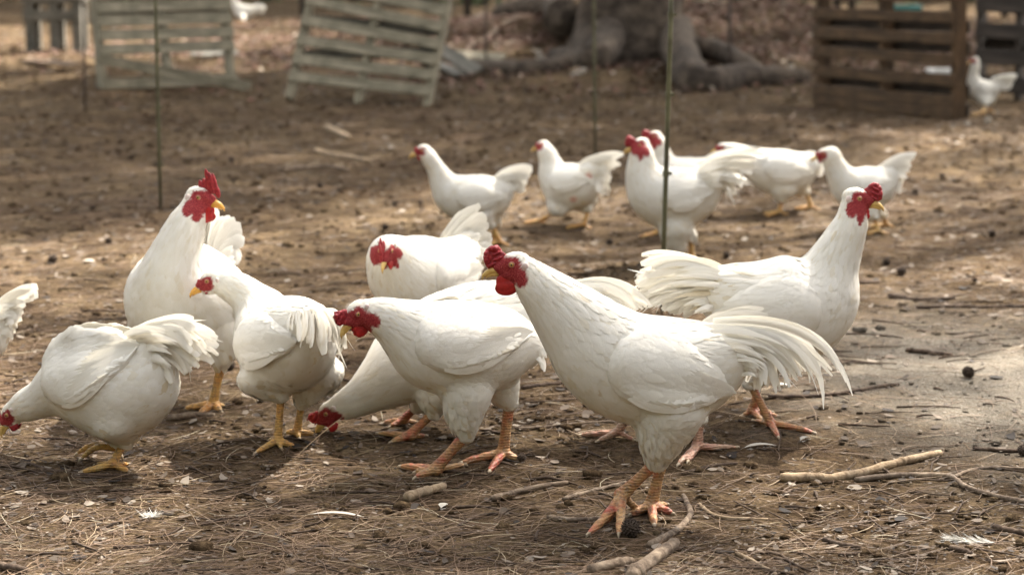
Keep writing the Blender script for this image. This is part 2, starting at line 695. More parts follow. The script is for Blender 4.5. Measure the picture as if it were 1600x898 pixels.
    for _, hock in taxes:
        wgt = np.minimum(wgt, np.clip((np.linalg.norm(co - np.array(hock), axis=1) - 0.015) / 0.06, 0.05, 1))
    for _ in range(34 if near else 14):
        acc = np.stack([np.bincount(ed[:, 0], co[ed[:, 1], a], nv) + np.bincount(ed[:, 1], co[ed[:, 0], a], nv) for a in range(3)], -1)
        co = co + (acc / deg - co) * (0.55 * wgt)[:, None]
    body.vertices.foreach_set('co', co.astype(np.float32).ravel())
    body.update()
    bvh = BVHTree.FromPolygons([Vector(c) for c in co], [tuple(p.vertices) for p in body.polygons])
    aF, aL, aU = np.array(F), np.array(LH), np.array(U)
    ahc = np.array(hc)

    def facemask(X):
        q = (X - ahc) / hk
        f, l_, u_ = q @ aF, q @ aL, q @ aU
        if rooster:
            blobs = [(0.010, -0.004, 0.032, 0.019), (0.004, -0.020, 0.029, 0.022), (-0.019, -0.026, 0.014, 0.020), (0.003, -0.043, 0.010, 0.014), (0.001, -0.056, 0.005, 0.014), (-0.004, 0.002, 0.017, 0.013)]
        else:
            blobs = [(0.010, -0.003, 0.026, 0.013), (0.006, -0.014, 0.022, 0.012), (-0.002, 0.001, 0.016, 0.011)]
        m = np.zeros(len(X))
        for cf, cu, rf, ru in blobs:
            d = np.sqrt(((f - cf) / rf) ** 2 + ((u_ - cu) / ru) ** 2)
            d = d + 0.05 * np.sin(f * 610 + u_ * 240 + 1.3 * np.sin(u_ * 500)) + 0.07 * np.sin(u_ * 900 - f * 420)
            m = np.maximum(m, smooth01((1.12 - d) / 0.26))
        # the crown stays feathered
        m = m * smooth01((0.0215 - u_ - np.abs(f) * 0.0 + np.abs(l_) * 0.15) / 0.006)
        m = m * (np.linalg.norm(q, axis=1) < 0.07)
        return m
    sk = facemask(co)
    ab = body.attributes.new('skin', 'FLOAT', 'POINT')
    ab.data.foreach_set('value', sk.astype(np.float32))
    br = np.zeros(nv)
    bares = []
    for (u, v, r) in (bare or []):
        d = ray(u, v).normalized()
        hit = bvh.ray_cast(EYE, d)
        if hit[0] is not None:
            c_ = np.array(hit[0])
            rr = r / S
            bares.append((c_, rr))
            br = np.maximum(br, smooth01((1.2 - np.linalg.norm(co - c_, axis=1) / rr) / 0.5))
    ab = body.attributes.new('bare', 'FLOAT', 'POINT')
    ab.data.foreach_set('value', br.astype(np.float32))
    body.materials.append(M['body'])
    # ---- plumage
    nf = feathers if feathers else (5200 if near else 1500)
    P, _ = sample_surface(body, nf)
    body.transform(Matrix.Translation(-org))
    bo = link('body', body, root)
    sk_p = facemask(P)
    ok = sk_p < 0.35
    for c_, rr in bares:
        ok &= np.linalg.norm(P - c_ - np.array(A) * rr * 0.9, axis=1) > rr * 1.5
    P = P[ok]
    dc = D[:, :3]
    dist = np.linalg.norm(P[:, None, :] - dc[None, :, :], axis=2) / np.maximum(D[None, :, 3], 0.02)
    ni = np.argmin(dist, axis=1)
    s_ = prm[ni]
    tang = np.array([list(x[0]) for x in lat_h])
    ups = np.array([list(x[2]) for x in lat_h])
    Dv = -tang[ni]
    Uq = np.einsum('ij,ij->i', P - dc[ni], ups[ni]) / np.maximum(D[ni, 3], 0.02)     # -1 belly .. 1 back
    # feathers of the flank slope down a little towards the tail
    Dv[:, 2] -= 0.12 * (Uq < 0.6)
    onthigh = np.zeros(len(P))
    for hip, hock in taxes:
        a, b = np.array(hip), np.array(hock)
        ax = b - a
        tt = np.clip(((P - a) @ ax) / (ax @ ax), 0, 1.1)
        dd = np.linalg.norm(P - (a + tt[:, None] * ax), axis=1)
        wgt = smooth01((tt - 0.15) / 0.35) * smooth01((0.075 * k - dd) / 0.02)
        wgt *= smooth01((np.abs(Uq) * 0 + (dist[np.arange(len(P)), ni] - 0.8)) / 0.2)
        dirn = unit(ax[None, :] + np.array(A)[None, :] * (-0.05))
        Dv = Dv * (1 - wgt[:, None]) + dirn * wgt[:, None]
        onthigh = np.maximum(onthigh, wgt)
    Dv = unit(Dv + rng.normal(0, 0.09, Dv.shape))
    fr = s_ / nst
    # distance along the spine from the head in metres decides the size of the feather
    seg = np.linalg.norm(np.diff(dc, axis=0), axis=1)
    cum = np.concatenate([[0], np.cumsum(seg)])
    dh = (cum[-1] - cum[ni]) / k
    L = np.interp(dh, [0, 0.03, 0.07, 0.14, 0.22, 0.33, 0.5], [0.006, 0.011, 0.026, 0.042, 0.034, 0.036, 0.040])
    W = np.interp(dh, [0, 0.03, 0.07, 0.14, 0.20, 0.33, 0.5], [0.0022, 0.003, 0.0038, 0.0046, 0.0085, 0.009, 0.007])
    saddle = smooth01((Uq - 0.25) / 0.4) * smooth01((fr * -1 + 0.42) / 0.2)
    L = L + saddle * 0.028 * (2.2 if rooster else 0.8)
    W = W * (1 - 0.5 * saddle)
    L = L * (1 - onthigh * 0.25)
    W = W * (1 - onthigh * 0.3)
    belly = smooth01((-Uq - 0.3) / 0.4)
    lift = 0.0012 + 0.0026 * rng.random(len(P)) ** 1.5 + (belly * 0.0024 + onthigh * 0.0040) * rng.random(len(P))
    lift = lift + saddle * 0.004 * rng.random(len(P)) * (1 if rooster else 0.3)
    lift = lift * np.interp(dh, [0, 0.05, 0.12, 0.2], [0.3, 0.38, 0.55, 0.9])
    L = L * k * rng.uniform(0.8, 1.15, len(P))
    W = W * k * rng.uniform(0.85, 1.15, len(P))
    if not near:
        W *= 1.35
    tint = np.clip(np.clip(rng.normal(0.28, 0.20, len(P)), 0, 0.66) + 0.15 * belly * rng.random(len(P)) + 0.08 * onthigh + 0.12 * saddle + stain * smooth01((0.3 - fr) / 0.2) * rng.random(len(P)), 0, 1)
    bl = Blades()
    prof = (0.3, 0.85, 1.0, 0.85, 0.15)
    snap_blades(bl, bvh, P, Dv, L, W, lift * 0.3, lift, tint, rows=5 if near else 4, prof=prof)
    bl.build('plumage', bo, org)
    # ---- wings
    if wing is None:
        p3, p2, p0 = Vector(rows[3][:3]), Vector(rows[2][:3]), Vector(rows[0][:3])
        rhm = max(r[3] for r in rows)
        Sp = p3.lerp(p2, 0.25) + Vector((0, 0, 0.02 * rhm))
        Tp = p0 - A * 0.015 - Vector((0, 0, 0.25 * rhm))
        WW = 0.56 * rhm
    else:
        def midp(u, v):
            d = ray(u, v)
            t = (C0 - EYE).dot(LAT) / d.dot(LAT)
            return EYE + d * t
        Sp, Tp = midp(*wing[0]), midp(*wing[1])
        WW = wing[2] / S
    for side in (-1, 1):
        make_wing(root, org, bvh, Sp, Tp, WW, LAT * side, A, k, near, rooster, wb_)
    # ---- tail
    make_tail(root, org, tail, dep, D, k, LAT, near, rooster, stain, bvh)
    # ---- beak
    hm = M[beakmat]
    b = MB()
    bk = head.get('beak', 1.0)
    up_pts = [HP(0.026, 0, -0.013), HP(0.036, 0, -0.0135), HP(0.046 * bk, 0, -0.017), HP(0.0545 * bk, 0, -0.0235), HP(0.0575 * bk, 0, -0.031)]
    b.tube(up_pts, [0.0080 * hk, 0.0072 * hk, 0.0056 * hk, 0.0034 * hk, 0.0007 * hk], n=12, lat=LH, flat=0.85)
    lo_pts = [HP(0.024, 0, -0.0195), HP(0.034, 0, -0.0200), HP(0.044 * bk, 0, -0.0235), HP(0.0505 * bk, 0, -0.0275)]
    b.tube(lo_pts, [0.0058 * hk, 0.0050 * hk, 0.0034 * hk, 0.0008 * hk], n=10, lat=LH, flat=0.9)
    link('beak', b.mesh('beak', [hm], org), root)
    # ---- eyes
    for sd in (-1, 1):
        hit = bvh.find_nearest(HP(0.0, 0.026 * sd, 0.0))
        ec = hit[0] if hit[0] is not None else HP(0, 0.019 * sd, 0)
        d = (LH * sd + F * 0.12).normalized()
        e = MB()
        er = 0.0052 * hk
        base = ec - d * er * 0.35
        e.ell(base, (d * er, F * er, U * er), 0, 14, 10)
        e.ell(base + d * er * 0.62, (d * er * 0.48, F * er * 0.5, U * er * 0.5), 1, 12, 8)
        # lids: a ring round the eyeball
        ring = []
        for q in range(15):
            a = 2 * math.pi * q / 14
            ring.append(base + d * er * 0.42 + (F * math.cos(a) * 1.08 + U * math.sin(a) * 0.93) * er)
        e.tube(ring, 0.0013 * hk, n=6, mi=2)
        link('eye', e.mesh('eye', [M['iris'], M['pupil'], M['lid']], org), root)
        if near:
            lb = MB()
            hit = bvh.find_nearest(HP(-0.0285, 0.024 * sd, -0.003))
            lk = (1.0 if rooster else 0.75)
            lb.ell(hit[0], (LH * 0.0035 * hk, F * 0.0068 * hk * lk, U * 0.0088 * hk * lk))
            link('ear_lobe', lb.mesh('ear_lobe', [M['lobe']], org), root)
    # ---- comb
    cb = MB()
    r_ = np.random.default_rng(int(abs(ey[0]) * 7 + ey[1]))
    ck = (comb or {}).get('k', 1.0 if rooster else 0.42)
    if (comb or {}).get('type') == 'blade':
        for i in range(6):
            t = i / 5
            f = 0.038 - 0.040 * t
            hgt_ = (0.016 + 0.012 * math.sin(math.pi * min(1, t * 1.1)) + (0.006 if i % 2 else 0)) * ck
            cb.ell(HP(f, 0.0015 * math.sin(i * 2.1), 0.004 + 0.012 * math.sin(math.pi * t) + hgt_ * 0.6),
                   ((U * 0.95 - F * 0.25) * hgt_ * hk, F * 0.0068 * hk, LH * 0.0042 * hk))
    else:
        cf, cu = (0.033, 0.010) if rooster else (0.023, 0.004)
        n_l = 11 if rooster else 6
        for i in range(n_l):
            t = i / (n_l - 1)
            ang = -0.75 + 3.1 * t
            rf, ru = 0.0135 * ck, 0.0195 * ck
            cb.ell(HP(cf + math.cos(ang) * rf, r_.uniform(-0.004, 0.004) * ck, cu + math.sin(ang) * ru),
                   (U * r_.uniform(0.0045, 0.0085) * ck * hk, F * r_.uniform(0.0045, 0.0075) * ck * hk, LH * r_.uniform(0.0050, 0.0075) * max(ck, 0.6) * hk))
        cb.ell(HP(cf, 0, cu), (U * 0.0205 * ck * hk, F * 0.0140 * ck * hk, LH * 0.0058 * max(ck, 0.6) * hk))
        cb.ell(HP(cf - 0.010, 0, cu - 0.003), (U * 0.019 * min(1, ck + 0.2) * hk, F * 0.018 * hk, LH * 0.0065 * hk))
        for i in range(6 if rooster else 0):
            sd = 1 if i % 2 else -1
            cb.ell(HP(cf + r_.uniform(-0.008, 0.006), sd * 0.0060, cu + (i // 2 - 1) * 0.011), ((U * 0.8 + F * 0.5) * 0.0024 * hk, (F * 0.9 - U * 0.4) * 0.0100 * hk, LH * 0.0032 * hk))
    cm = cb.mesh('tmp', [])
    c2 = remesh(cm, 0.0011 if near else 0.0028, 1)
    bpy.data.meshes.remove(cm)
    c2.materials.append(M['red'])
    c2.name = 'comb'
    c2.transform(Matrix.Translation(-org))
    link('comb', c2, root)
    # ---- wattles
    wk = (comb or {}).get('w', 1.0 if rooster else 0.45)
    if wk > 0.1:
        for sd in (-1, 1):
            wb = MB()
            z0 = -0.030 if rooster else -0.024
            wb.ell(HP(0.012, 0.0065 * sd, z0 - 0.006 * wk), ((U * 0.95 + F * 0.1) * 0.016 * wk * hk, F * 0.018 * wk * hk, LH * 0.0042 * hk))
            wb.ell(HP(0.010, 0.0085 * sd, z0 - 0.017 * wk), (U * 0.0145 * wk * hk, F * 0.0225 * wk * hk, LH * 0.0040 * hk))
            if near:
                wm = wb.mesh('tmp', [])
                w2 = remesh(wm, 0.0014, 2)
                bpy.data.meshes.remove(wm)
                w2.materials.append(M['bright_red' if rooster else 'red'])
                w2.name = 'wattle'
                w2.transform(Matrix.Translation(-org))
                link('wattle', w2, root)
            else:
                link('wattle', wb.mesh('wattle', [M['red']], org), root)
    # ---- legs
    for li, l in enumerate(legs):
        make_leg(root, org, l, fts[li], A, LAT, k, M[l.get('mat', legmat)], near)
    return root


def make_wing(root, org, bvh, Sp, Tp, WW, OUT, A, k, near, rooster, wb_=0.0):
    """folded wing: a rounded shell lying on the flank, covered with coverts and long flight feathers"""
    nu, nv_ = (22, 13) if near else (14, 9)
    ax = (Tp - Sp)
    ax = ax - OUT * ax.dot(OUT)
    Ln = ax.length
    ax.normalize()
    up = OUT.cross(ax)
    if up.z < 0:
        up = -up
    wp = [0.0, 0.06, 0.18, 0.35, 0.55, 0.75, 0.9, 1.0]
    wh = [0.30, 0.66, 0.94, 1.0, 0.86, 0.60, 0.34, 0.08]
    G = np.zeros((nu, nv_, 3))
    Yd = np.full((nu, nv_), np.nan)
    for i in range(nu):
        s = i / (nu - 1)
        hw = float(np.interp(s, wp, wh)) * WW
        for j in range(nv_):
            v = -1 + 2 * j / (nv_ - 1)
            bow = 0.10 * WW * math.sin(math.pi * s)
            p = Sp + ax * (s * Ln) + up * (v * hw + bow)
            q = p + OUT * 0.4
            h = bvh.ray_cast(q, -OUT, 0.395)
            G[i, j] = p
            if h[0] is not None:
                Yd[i, j] = (h[0] - p).dot(OUT)
    fill = np.nanmean(Yd) if np.isfinite(Yd).any() else 0.05
    for i in range(nu):
        row = Yd[i]
        if np.isnan(row).all():
            Yd[i] = Yd[i - 1] if i else fill
        else:
            idx = np.where(~np.isnan(row))[0]
            Yd[i] = np.interp(np.arange(nv_), idx, row[idx])
    # cap the slope: a wing stands off a thin tail root rather than diving into it
    for _ in range(6):
        Z = np.pad(Yd, 1, mode='edge')
        Yd = (Z[1:-1, 1:-1] * 2 + Z[:-2, 1:-1] + Z[2:, 1:-1] + Z[1:-1, :-2] + Z[1:-1, 2:]) / 6
    bulge = np.zeros((nu, nv_))
    for i in range(nu):
        s = i / (nu - 1)
        for j in range(nv_):
            v = -1 + 2 * j / (nv_ - 1)
            e = max(0.0, 1 - v * v) ** 0.5
            es = min(1, s / 0.10) ** 0.5 * (1 - 0.55 * s)
            low = smooth01((-v - 0.35) / 0.5) * smooth01((s - 0.05) / 0.3)
            bulge[i, j] = -0.004 + (0.015 * k + wb_) * e * es + 0.005 * e + 0.0095 * k * float(low)
    aO = np.array(OUT)
    X = G + aO * (Yd + bulge)[..., None]
    # shell
    idx = np.arange(nu * nv_).reshape(nu, nv_)
    Fc = np.stack([idx[:-1, :-1], idx[1:, :-1], idx[1:, 1:], idx[:-1, 1:]], -1).reshape(-1, 4)
    Vv = X.reshape(-1, 3)
    n0 = np.cross(Vv[Fc[0, 1]] - Vv[Fc[0, 0]], Vv[Fc[0, 3]] - Vv[Fc[0, 0]])
    mid = Fc[len(Fc) // 2]
    n0 = np.cross(Vv[mid[1]] - Vv[mid[0]], Vv[mid[3]] - Vv[mid[0]])
    if n0 @ aO < 0:
        Fc = Fc[:, ::-1].copy()
    wb = BVHTree.FromPolygons([Vector(c) for c in Vv], [tuple(int(q) for q in f) for f in Fc])
    bl = Blades()
    aax, aup = np.array(ax), np.array(up)

    def at(s, v):
        fi = np.clip(s, 0, 1) * (nu - 1)
        fj = (np.clip(v, -1, 1) + 1) / 2 * (nv_ - 1)
        i0 = np.minimum(fi.astype(int), nu - 2)
        j0 = np.minimum(fj.astype(int), nv_ - 2)
        a, b = (fi - i0)[:, None], (fj - j0)[:, None]
        return (X[i0, j0] * (1 - a) * (1 - b) + X[i0 + 1, j0] * a * (1 - b) + X[i0, j0 + 1] * (1 - a) * b + X[i0 + 1, j0 + 1] * a * b)
    # long flight feathers first (innermost), lying along the lower half to the tip
    nfl = 15 if near else 8
    for q in range(nfl):
        t = q / (nfl - 1)
        s0 = 0.22 + 0.40 * t
        v0 = -0.80 + 1.15 * t
        s1 = 1.02 - 0.10 * (1 - t) * rng.uniform(0.6, 1.4)
        v1 = -0.55 + 1.0 * t
        ss = np.linspace(s0, s1, 8)
        vv = np.linspace(v0, v1, 8) - 0.18 * np.sin(np.linspace(0, np.pi, 8))
        C = at(ss, vv) + aax * (np.maximum(0, ss - 1) * Ln)[:, None]
        C = C + aO * (0.0015 + 0.0028 * np.linspace(0.2, 1, 8) * (0.4 + 0.6 * t))[:, None] + aup * (-0.002)
        Nh = np.tile(aO, (1, 8, 1))
        free_blades(bl, C[None], Nh, np.array([0.0125 * k * rng.uniform(0.9, 1.1)]), np.array([rng.uniform(0.15, 0.45)]), prof=(0.5, 0.8, 1, 1, 1, 0.85, 0.55, 0.1), camber=0.14)
    # coverts
    def cover(n, s_rng, v_rng, Lr, Wr, o0, o1, spread=0.25):
        s = rng.uniform(*s_rng, n)
        v = rng.uniform(*v_rng, n)
        order = np.argsort(-s)
        s, v = s[order], v[order]
        P = at(s, v)
        Dv = unit(aax[None] + aup[None] * (-v[:, None] * 0.10 - 0.03) + rng.normal(0, 0.05, (n, 3)) - aax[None] * 0)
        L = rng.uniform(*Lr, n) * k
        W = rng.uniform(*Wr, n) * k
        snap_blades(bl, wb, P, Dv, L, W, np.full(n, o0), o1 * rng.uniform(0.7, 1.2, n), np.clip(rng.normal(0.25, 0.10, n), 0, 1), rows=5 if near else 4, prof=(0.45, 0.95, 1.0, 0.85, 0.2))
    m = 1 if near else 0.4
    cover(int(120 * m), (0.25, 0.70), (-0.95, 0.9), (0.045, 0.065), (0.0085, 0.011), 0.0012, 0.0038)
    cover(int(420 * m), (0.02, 0.55), (-0.97, 0.97), (0.022, 0.034), (0.0065, 0.009), 0.0010, 0.0023)
    cover(int(200 * m), (0.0, 0.25), (-1, 1), (0.012, 0.018), (0.005, 0.007), 0.0008, 0.0020)
    bl.build('wing', root, org, extra=(Vv, Fc))


def make_tail(root, org, tl, dep, D, k, LAT, near, rooster, stain, bvh):
    """fan of feathers between an upper and a lower curve, each curve base-control-tip in the photo's plane of the bird"""
    n = int(tl.get('n', 16) * (2.1 if near else 1.5))
    wd = tl.get('w', 0.013) * k * (0.72 if near else 1)
    sp = tl.get('sp', 0.05)
    dy = tl.get('dy')
    bl = Blades()
    rows = 12
    tt = np.linspace(0, 1, rows)[:, None]
    aL = np.array(LAT)

    def P3(uv, i):
        return np.array(pt(uv[0], uv[1], dep(uv[0], dy[i] if dy else None)))
    curves = [(P3(tl['b'][j], 0), P3(tl['c'][j], 1), P3(tl['t'][j], 2)) for j in range(len(tl['b']))]
    m = len(curves)
    for q in range(n):
        t = (q + rng.uniform(-0.5, 0.5)) / (n - 1)
        t = min(max(t, 0), 1) * (m - 1)
        j = min(int(t), m - 2)
        f = t - j
        b, c, e = [curves[j][i] * (1 - f) + curves[j + 1][i] * f for i in range(3)]
        sd = -1 if q % 2 else 1
        lo = sd * sp * rng.uniform(0.15, 1.0)
        e = b + (e - b) * (rng.uniform(0.86, 1.0) - 0.10 * abs(2 * (q / (n - 1)) - 1) ** 2 * tl.get('round', 0)) if q > 2 else e
        c = c + aL * lo * 0.6
        e = e + aL * lo + rng.normal(0, 0.006, 3) * k
        b = b + aL * lo * 0.25
        C = (1 - tt) ** 2 * b + 2 * (1 - tt) * tt * c + tt ** 2 * e
        # side normals, the vane lies nearly upright at the sides of a hen's tent-shaped tail
        T = unit(np.gradient(C, axis=0))
        Nh = np.tile(aL * sd + rng.normal(0, tl.get('twist', 0.16), 3), (rows, 1))
        free_blades(bl, C[None], Nh[None], np.array([wd * rng.uniform(0.8, 1.15)]), np.array([np.clip(rng.uniform(0.1, 0.4) + stain * rng.random() * 0.8, 0, 1)]),
                    prof=tl.get('prof', (0.35, 0.7, 0.95, 1, 1, 0.95, 0.78, 0.25)), camber=0.2)
    for (b, c, e, ww) in tl.get('sickles', []):
        for sd in (-1, 1):
            P = [P3(q, i) + aL * sd * o for q, i, o in ((b, 0, 0.012), (c, 1, 0.020), (e, 2, 0.030))]
            if sd != (1 if aL[1] < 0 else -1):
                P[2] = P[1] + (P[2] - P[1]) * rng.uniform(0.75, 0.95)
            C = (1 - tt) ** 2 * P[0] + 2 * (1 - tt) * tt * P[1] + tt ** 2 * P[2]
            Nh = np.tile(aL * sd + rng.normal(0, 0.1, 3), (rows, 1))
            free_blades(bl, C[None], Nh[None], np.array([ww]), np.array([rng.uniform(0.05, 0.3)]), prof=(0.3, 0.6, 0.85, 1, 1, 0.95, 0.8, 0.5, 0.08), camber=0.25)
    # coverts over the root
    nc = int(2.4 * tl.get('cov', 26 if near else 10))
    for q in range(nc):
        t = rng.uniform(0, m - 1)
        j = min(int(t), m - 2)
        f = t - j
        b, c, e = [curves[j][i] * (1 - f) + curves[j + 1][i] * f for i in range(3)]
        sd = -1 if q % 2 else 1
        lo = sd * (0.35 + 0.75 * rng.random()) * max(sp, 0.02)
        fr = rng.uniform(0.35, 0.62)
        C = (1 - tt) ** 2 * b + 2 * (1 - tt) * tt * c + tt ** 2 * e
        C = b + (C - b) * 1.0
        ii = np.linspace(0, fr * (rows - 1), rows)
        C = np.stack([np.interp(ii, np.arange(rows), C[:, a]) for a in range(3)], -1) + aL * lo * (0.6 + 0.5 * np.sin(tt * np.pi / 2)) + rng.normal(0, 0.004, 3)
        C[:, 2] += -0.010 * (tt[:, 0] ** 2) * k
        Nh = np.tile(aL * sd + np.array([0, 0, 0.35]), (rows, 1))
        free_blades(bl, C[None], Nh[None], np.array([min(wd * rng.uniform(0.5, 0.8), tl.get('cw', 0.0065))]), np.array([np.clip(rng.uniform(0.1, 0.4) + stain * rng.random(), 0, 1)]), camber=0.15, prof=(0.4, 0.8, 1, 0.9, 0.7, 0.4, 0.08))
    # frayed filaments at the tips
    nfz = tl.get('fray', 0)
    for q in range(nfz):
        t = rng.uniform(0, m - 1)
        j = min(int(t), m - 2)
        f = t - j
        b, c, e = [curves[j][i] * (1 - f) + curves[j + 1][i] * f for i in range(3)]
        C = (1 - tt) ** 2 * b + 2 * (1 - tt) * tt * c + tt ** 2 * e
        ii = np.linspace((rows - 1) * rng.uniform(0.45, 0.75), rows - 1, rows)
        C = np.stack([np.interp(ii, np.arange(rows), C[:, a]) for a in range(3)], -1) + aL * rng.uniform(-1, 1) * sp
        C += tt ** 2 * rng.normal(0, 0.016, 3) * k
        C[:, 2] -= 0.012 * tt[:, 0] ** 2
        Nh = np.tile(aL + rng.normal(0, 0.4, 3), (rows, 1))
        free_blades(bl, C[None], Nh[None], np.array([wd * 0.22]), np.array([rng.uniform(0.1, 0.4)]), camber=0.1)
    bl.build('tail', root, org)


def make_leg(root, org, l, ft, A, LAT, k, m, near):
    b = MB()
    hock = l['_hock']
    r = 0.0098 * k * l.get('rs', 1.0)
    an = l.get('ank')
    if an is None:
        ank = ft + Vector((0, 0, 0.018 * k))
    else:
        ank = pt(an[0], an[1], ft.y)
        if ank.z < ft.z + 0.010 * k:
            ank.z = ft.z + 0.010 * k
    top = hock + (hock - ank).normalized() * 0.03 * k
    n = 12
    pts, rad = [], []
    for i in range(n):
        t = i / (n - 1)
        pts.append(top.lerp(ank, t))
        rad.append(r * np.interp(t, [0, 0.18, 0.3, 0.6, 0.88, 1], [1.0, 1.25, 1.05, 0.90, 1.08, 1.25]))
    b.tube(pts, rad, n=12, lat=LAT, flat=0.86)
    b.ell(ank, (Vector((0, 0, 1)) * r * 1.15, A * r * 1.45, LAT * r * 1.35))
    claws = []
    toes = l.get('toes')
    if toes is None:
        dirs = [(0.078, 0.0), (0.062, 0.038), (0.062, -0.038)]
        tips = [ft + A * a_ * k + LAT * l_ * k for a_, l_ in dirs]
    else:
        tips = [gp(*t_) for t_ in toes]
    hal = l.get('hal')
    tips.append(gp(*hal) if hal else ft - A * 0.040 * k + LAT * 0.010 * k * l['_sgn'])
    for ti, tip in enumerate(tips):
        back = ti == len(tips) - 1
        rt = r * (0.62 if back else 0.80)
        tip = Vector(tip)
        gz = float(hgt(tip.x, tip.y))
        base = ank + (tip - ank).normalized() * r * 0.5
        ps, rs = [], []
        seg = 10
        for i in range(seg + 1):
            t = i / seg
            p = base.lerp(tip, t)
            gz = float(hgt(p.x, p.y))
            rr = rt * np.interp(t, [0, 0.3, 0.33, 0.62, 0.66, 0.92, 1], [1.1, 0.95, 1.08, 0.82, 0.95, 0.62, 0.45])
            zl = base.z * (1 - t) ** 1.8 + (gz + rr * 0.8) * (1 - (1 - t) ** 1.8)
            p.z = max(zl, gz + rr * 0.7) if not l.get('raised') else base.z + (tip.z + l['raised'] - base.z) * t + 0.012 * math.sin(math.pi * t)
            ps.append(p)
            rs.append(rr)
        b.tube(ps, rs, n=10)
        d = (ps[-1] - ps[-2]).normalized()
        dn = Vector((0, 0, -1))
        cl = 0.013 * k
        claws.append([ps[-1] - d * 0.002, ps[-1] + d * cl * 0.5 + Vector((0, 0, 0.001)), ps[-1] + d * cl + dn * 0.003 * k])
    if near:
        me0 = b.mesh('tmp', [])
        me = remesh(me0, 0.0021, 1, 0.4)
        bpy.data.meshes.remove(me0)
        me.name = 'leg'
        me.materials.append(m)
        me.transform(Matrix.Translation(-org))
    else:
        me = b.mesh('leg', [m], org)
    lo = link('leg', me, root)
    c = MB()
    for cp in claws:
        c.tube(cp, [r * 0.36, r * 0.26, r * 0.05], n=8)
    if near:
        for cp in claws:
            c1 = MB()
            c1.tube(cp, [r * 0.36, r * 0.26, r * 0.05], n=8)
            link('claw', c1.mesh('claw', [M['claw']], org), lo)
# ------------------------------------------------------------------ the ground
def make_ground_mat():
    m, n, b, out = mat('dirt_ground')
    c = obj_coord(n)
    big = noise_n(n, 0.9, 4, 0.55, c, 0.4)
    med = noise_n(n, 9, 6, 0.62, c, 0.3)
    fine = noise_n(n, 90, 8, 0.7, c)
    grit = noise_n(n, 240, 6, 0.75, c)
    col = ramp(n, med.outputs[0], [(0.28, (0.045, 0.031, 0.020)), (0.46, (0.091, 0.065, 0.041)), (0.60, (0.136, 0.101, 0.064)), (0.75, (0.194, 0.154, 0.104))])
    bigr = ramp(n, big.outputs[0], [(0.35, (0.70, 0.64, 0.60)), (0.62, (1.12, 1.10, 1.05))])
    col = mix(n, 0.9, col.outputs[0], bigr.outputs[0], 'MULTIPLY')
    fr = ramp(n, fine.outputs[0], [(0.34, (0.28, 0.25, 0.23)), (0.50, (0.90, 0.88, 0.86)), (0.66, (1.75, 1.7, 1.62))])
    col = mix(n, 0.85, col, fr.outputs[0], 'MULTIPLY')
    # the pale patch of loose sand at the right
    vd = nn(n, 'ShaderNodeMapping')
    sc_ = gp(1530, 585)
    vd.inputs['Location'].default_value = (-sc_.x / 0.62, -sc_.y / 0.95, 0)
    vd.inputs['Scale'].default_value = (1 / 0.62, 1 / 0.95, 1)
    n.links.new(c, vd.inputs[0])
    ln = nn(n, 'ShaderNodeVectorMath', operation='LENGTH')
    n.links.new(vd.outputs[0], ln.inputs[0])
    ad = nn(n, 'ShaderNodeMath', operation='MULTIPLY_ADD')
    n.links.new(noise_n(n, 5, 5, 0.6, c).outputs[0], ad.inputs[0])
    ad.inputs[1].default_value = 1.5
    n.links.new(ln.outputs['Value'], ad.inputs[2])
    sr = ramp(n, ad.outputs[0], [(0.0, (1, 1, 1)), (0.99, (0.0, 0.0, 0.0))])
    sr.color_ramp.elements[0].position = 0.98
    sr.color_ramp.elements[1].position = 1.0
    mr = nn(n, 'ShaderNodeMapRange')
    mr.inputs['From Min'].default_value = 1.15
    mr.inputs['From Max'].default_value = 1.95
    mr.inputs['To Min'].default_value = 0.68
    mr.inputs['To Max'].default_value = 0.0
    n.links.new(ad.outputs[0], mr.inputs['Value'])
    gr = ramp(n, grit.outputs[0], [(0.36, (0.066, 0.055, 0.043)), (0.50, (0.203, 0.183, 0.152)), (0.64, (0.406, 0.382, 0.335))])
    col = mix(n, mr.outputs[0], col, gr.outputs[0])
    n.links.new(col, b.inputs['Base Color'])
    b.inputs['Roughness'].default_value = 0.95
    b.inputs['Specular IOR Level'].default_value = 0.03
    a1 = nn(n, 'ShaderNodeMath', operation='MULTIPLY_ADD')
    n.links.new(fine.outputs[0], a1.inputs[0])
    a1.inputs[1].default_value = 1.0
    n.links.new(med.outputs[0], a1.inputs[2])
    a2 = nn(n, 'ShaderNodeMath', operation='MULTIPLY_ADD')
    n.links.new(grit.outputs[0], a2.inputs[0])
    a2.inputs[1].default_value = 0.45
    n.links.new(a1.outputs[0], a2.inputs[2])
    bump(n, a2.outputs[0], 0.9, 0.014, b)
    return m


M['ground'] = make_ground_mat()


def axis_vals(segs):
    out = [segs[0][0]]
    for a, b, st_ in segs:
        nst_ = max(1, int(round((b - a) / st_)))
        out += list(np.linspace(a, b, nst_ + 1)[1:])
    return np.array(out)


xs = axis_vals([(-90, -20, 7), (-20, -6, 0.8), (-6, -2.2, 0.10), (-2.2, 2.2, 0.014), (2.2, 6, 0.10), (6, 20, 0.8), (20, 90, 7)])
ys = axis_vals([(-20, 2.4, 1.4), (2.4, 3.1, 0.05), (3.1, 6.5, 0.015), (6.5, 12, 0.045), (12, 30, 0.25), (30, 120, 5)])
GX, GY = np.meshgrid(xs, ys)
GZ = hgt(GX, GY)
nearw = np.clip((14 - GY) / 8, 0, 1) * (GY > 2)
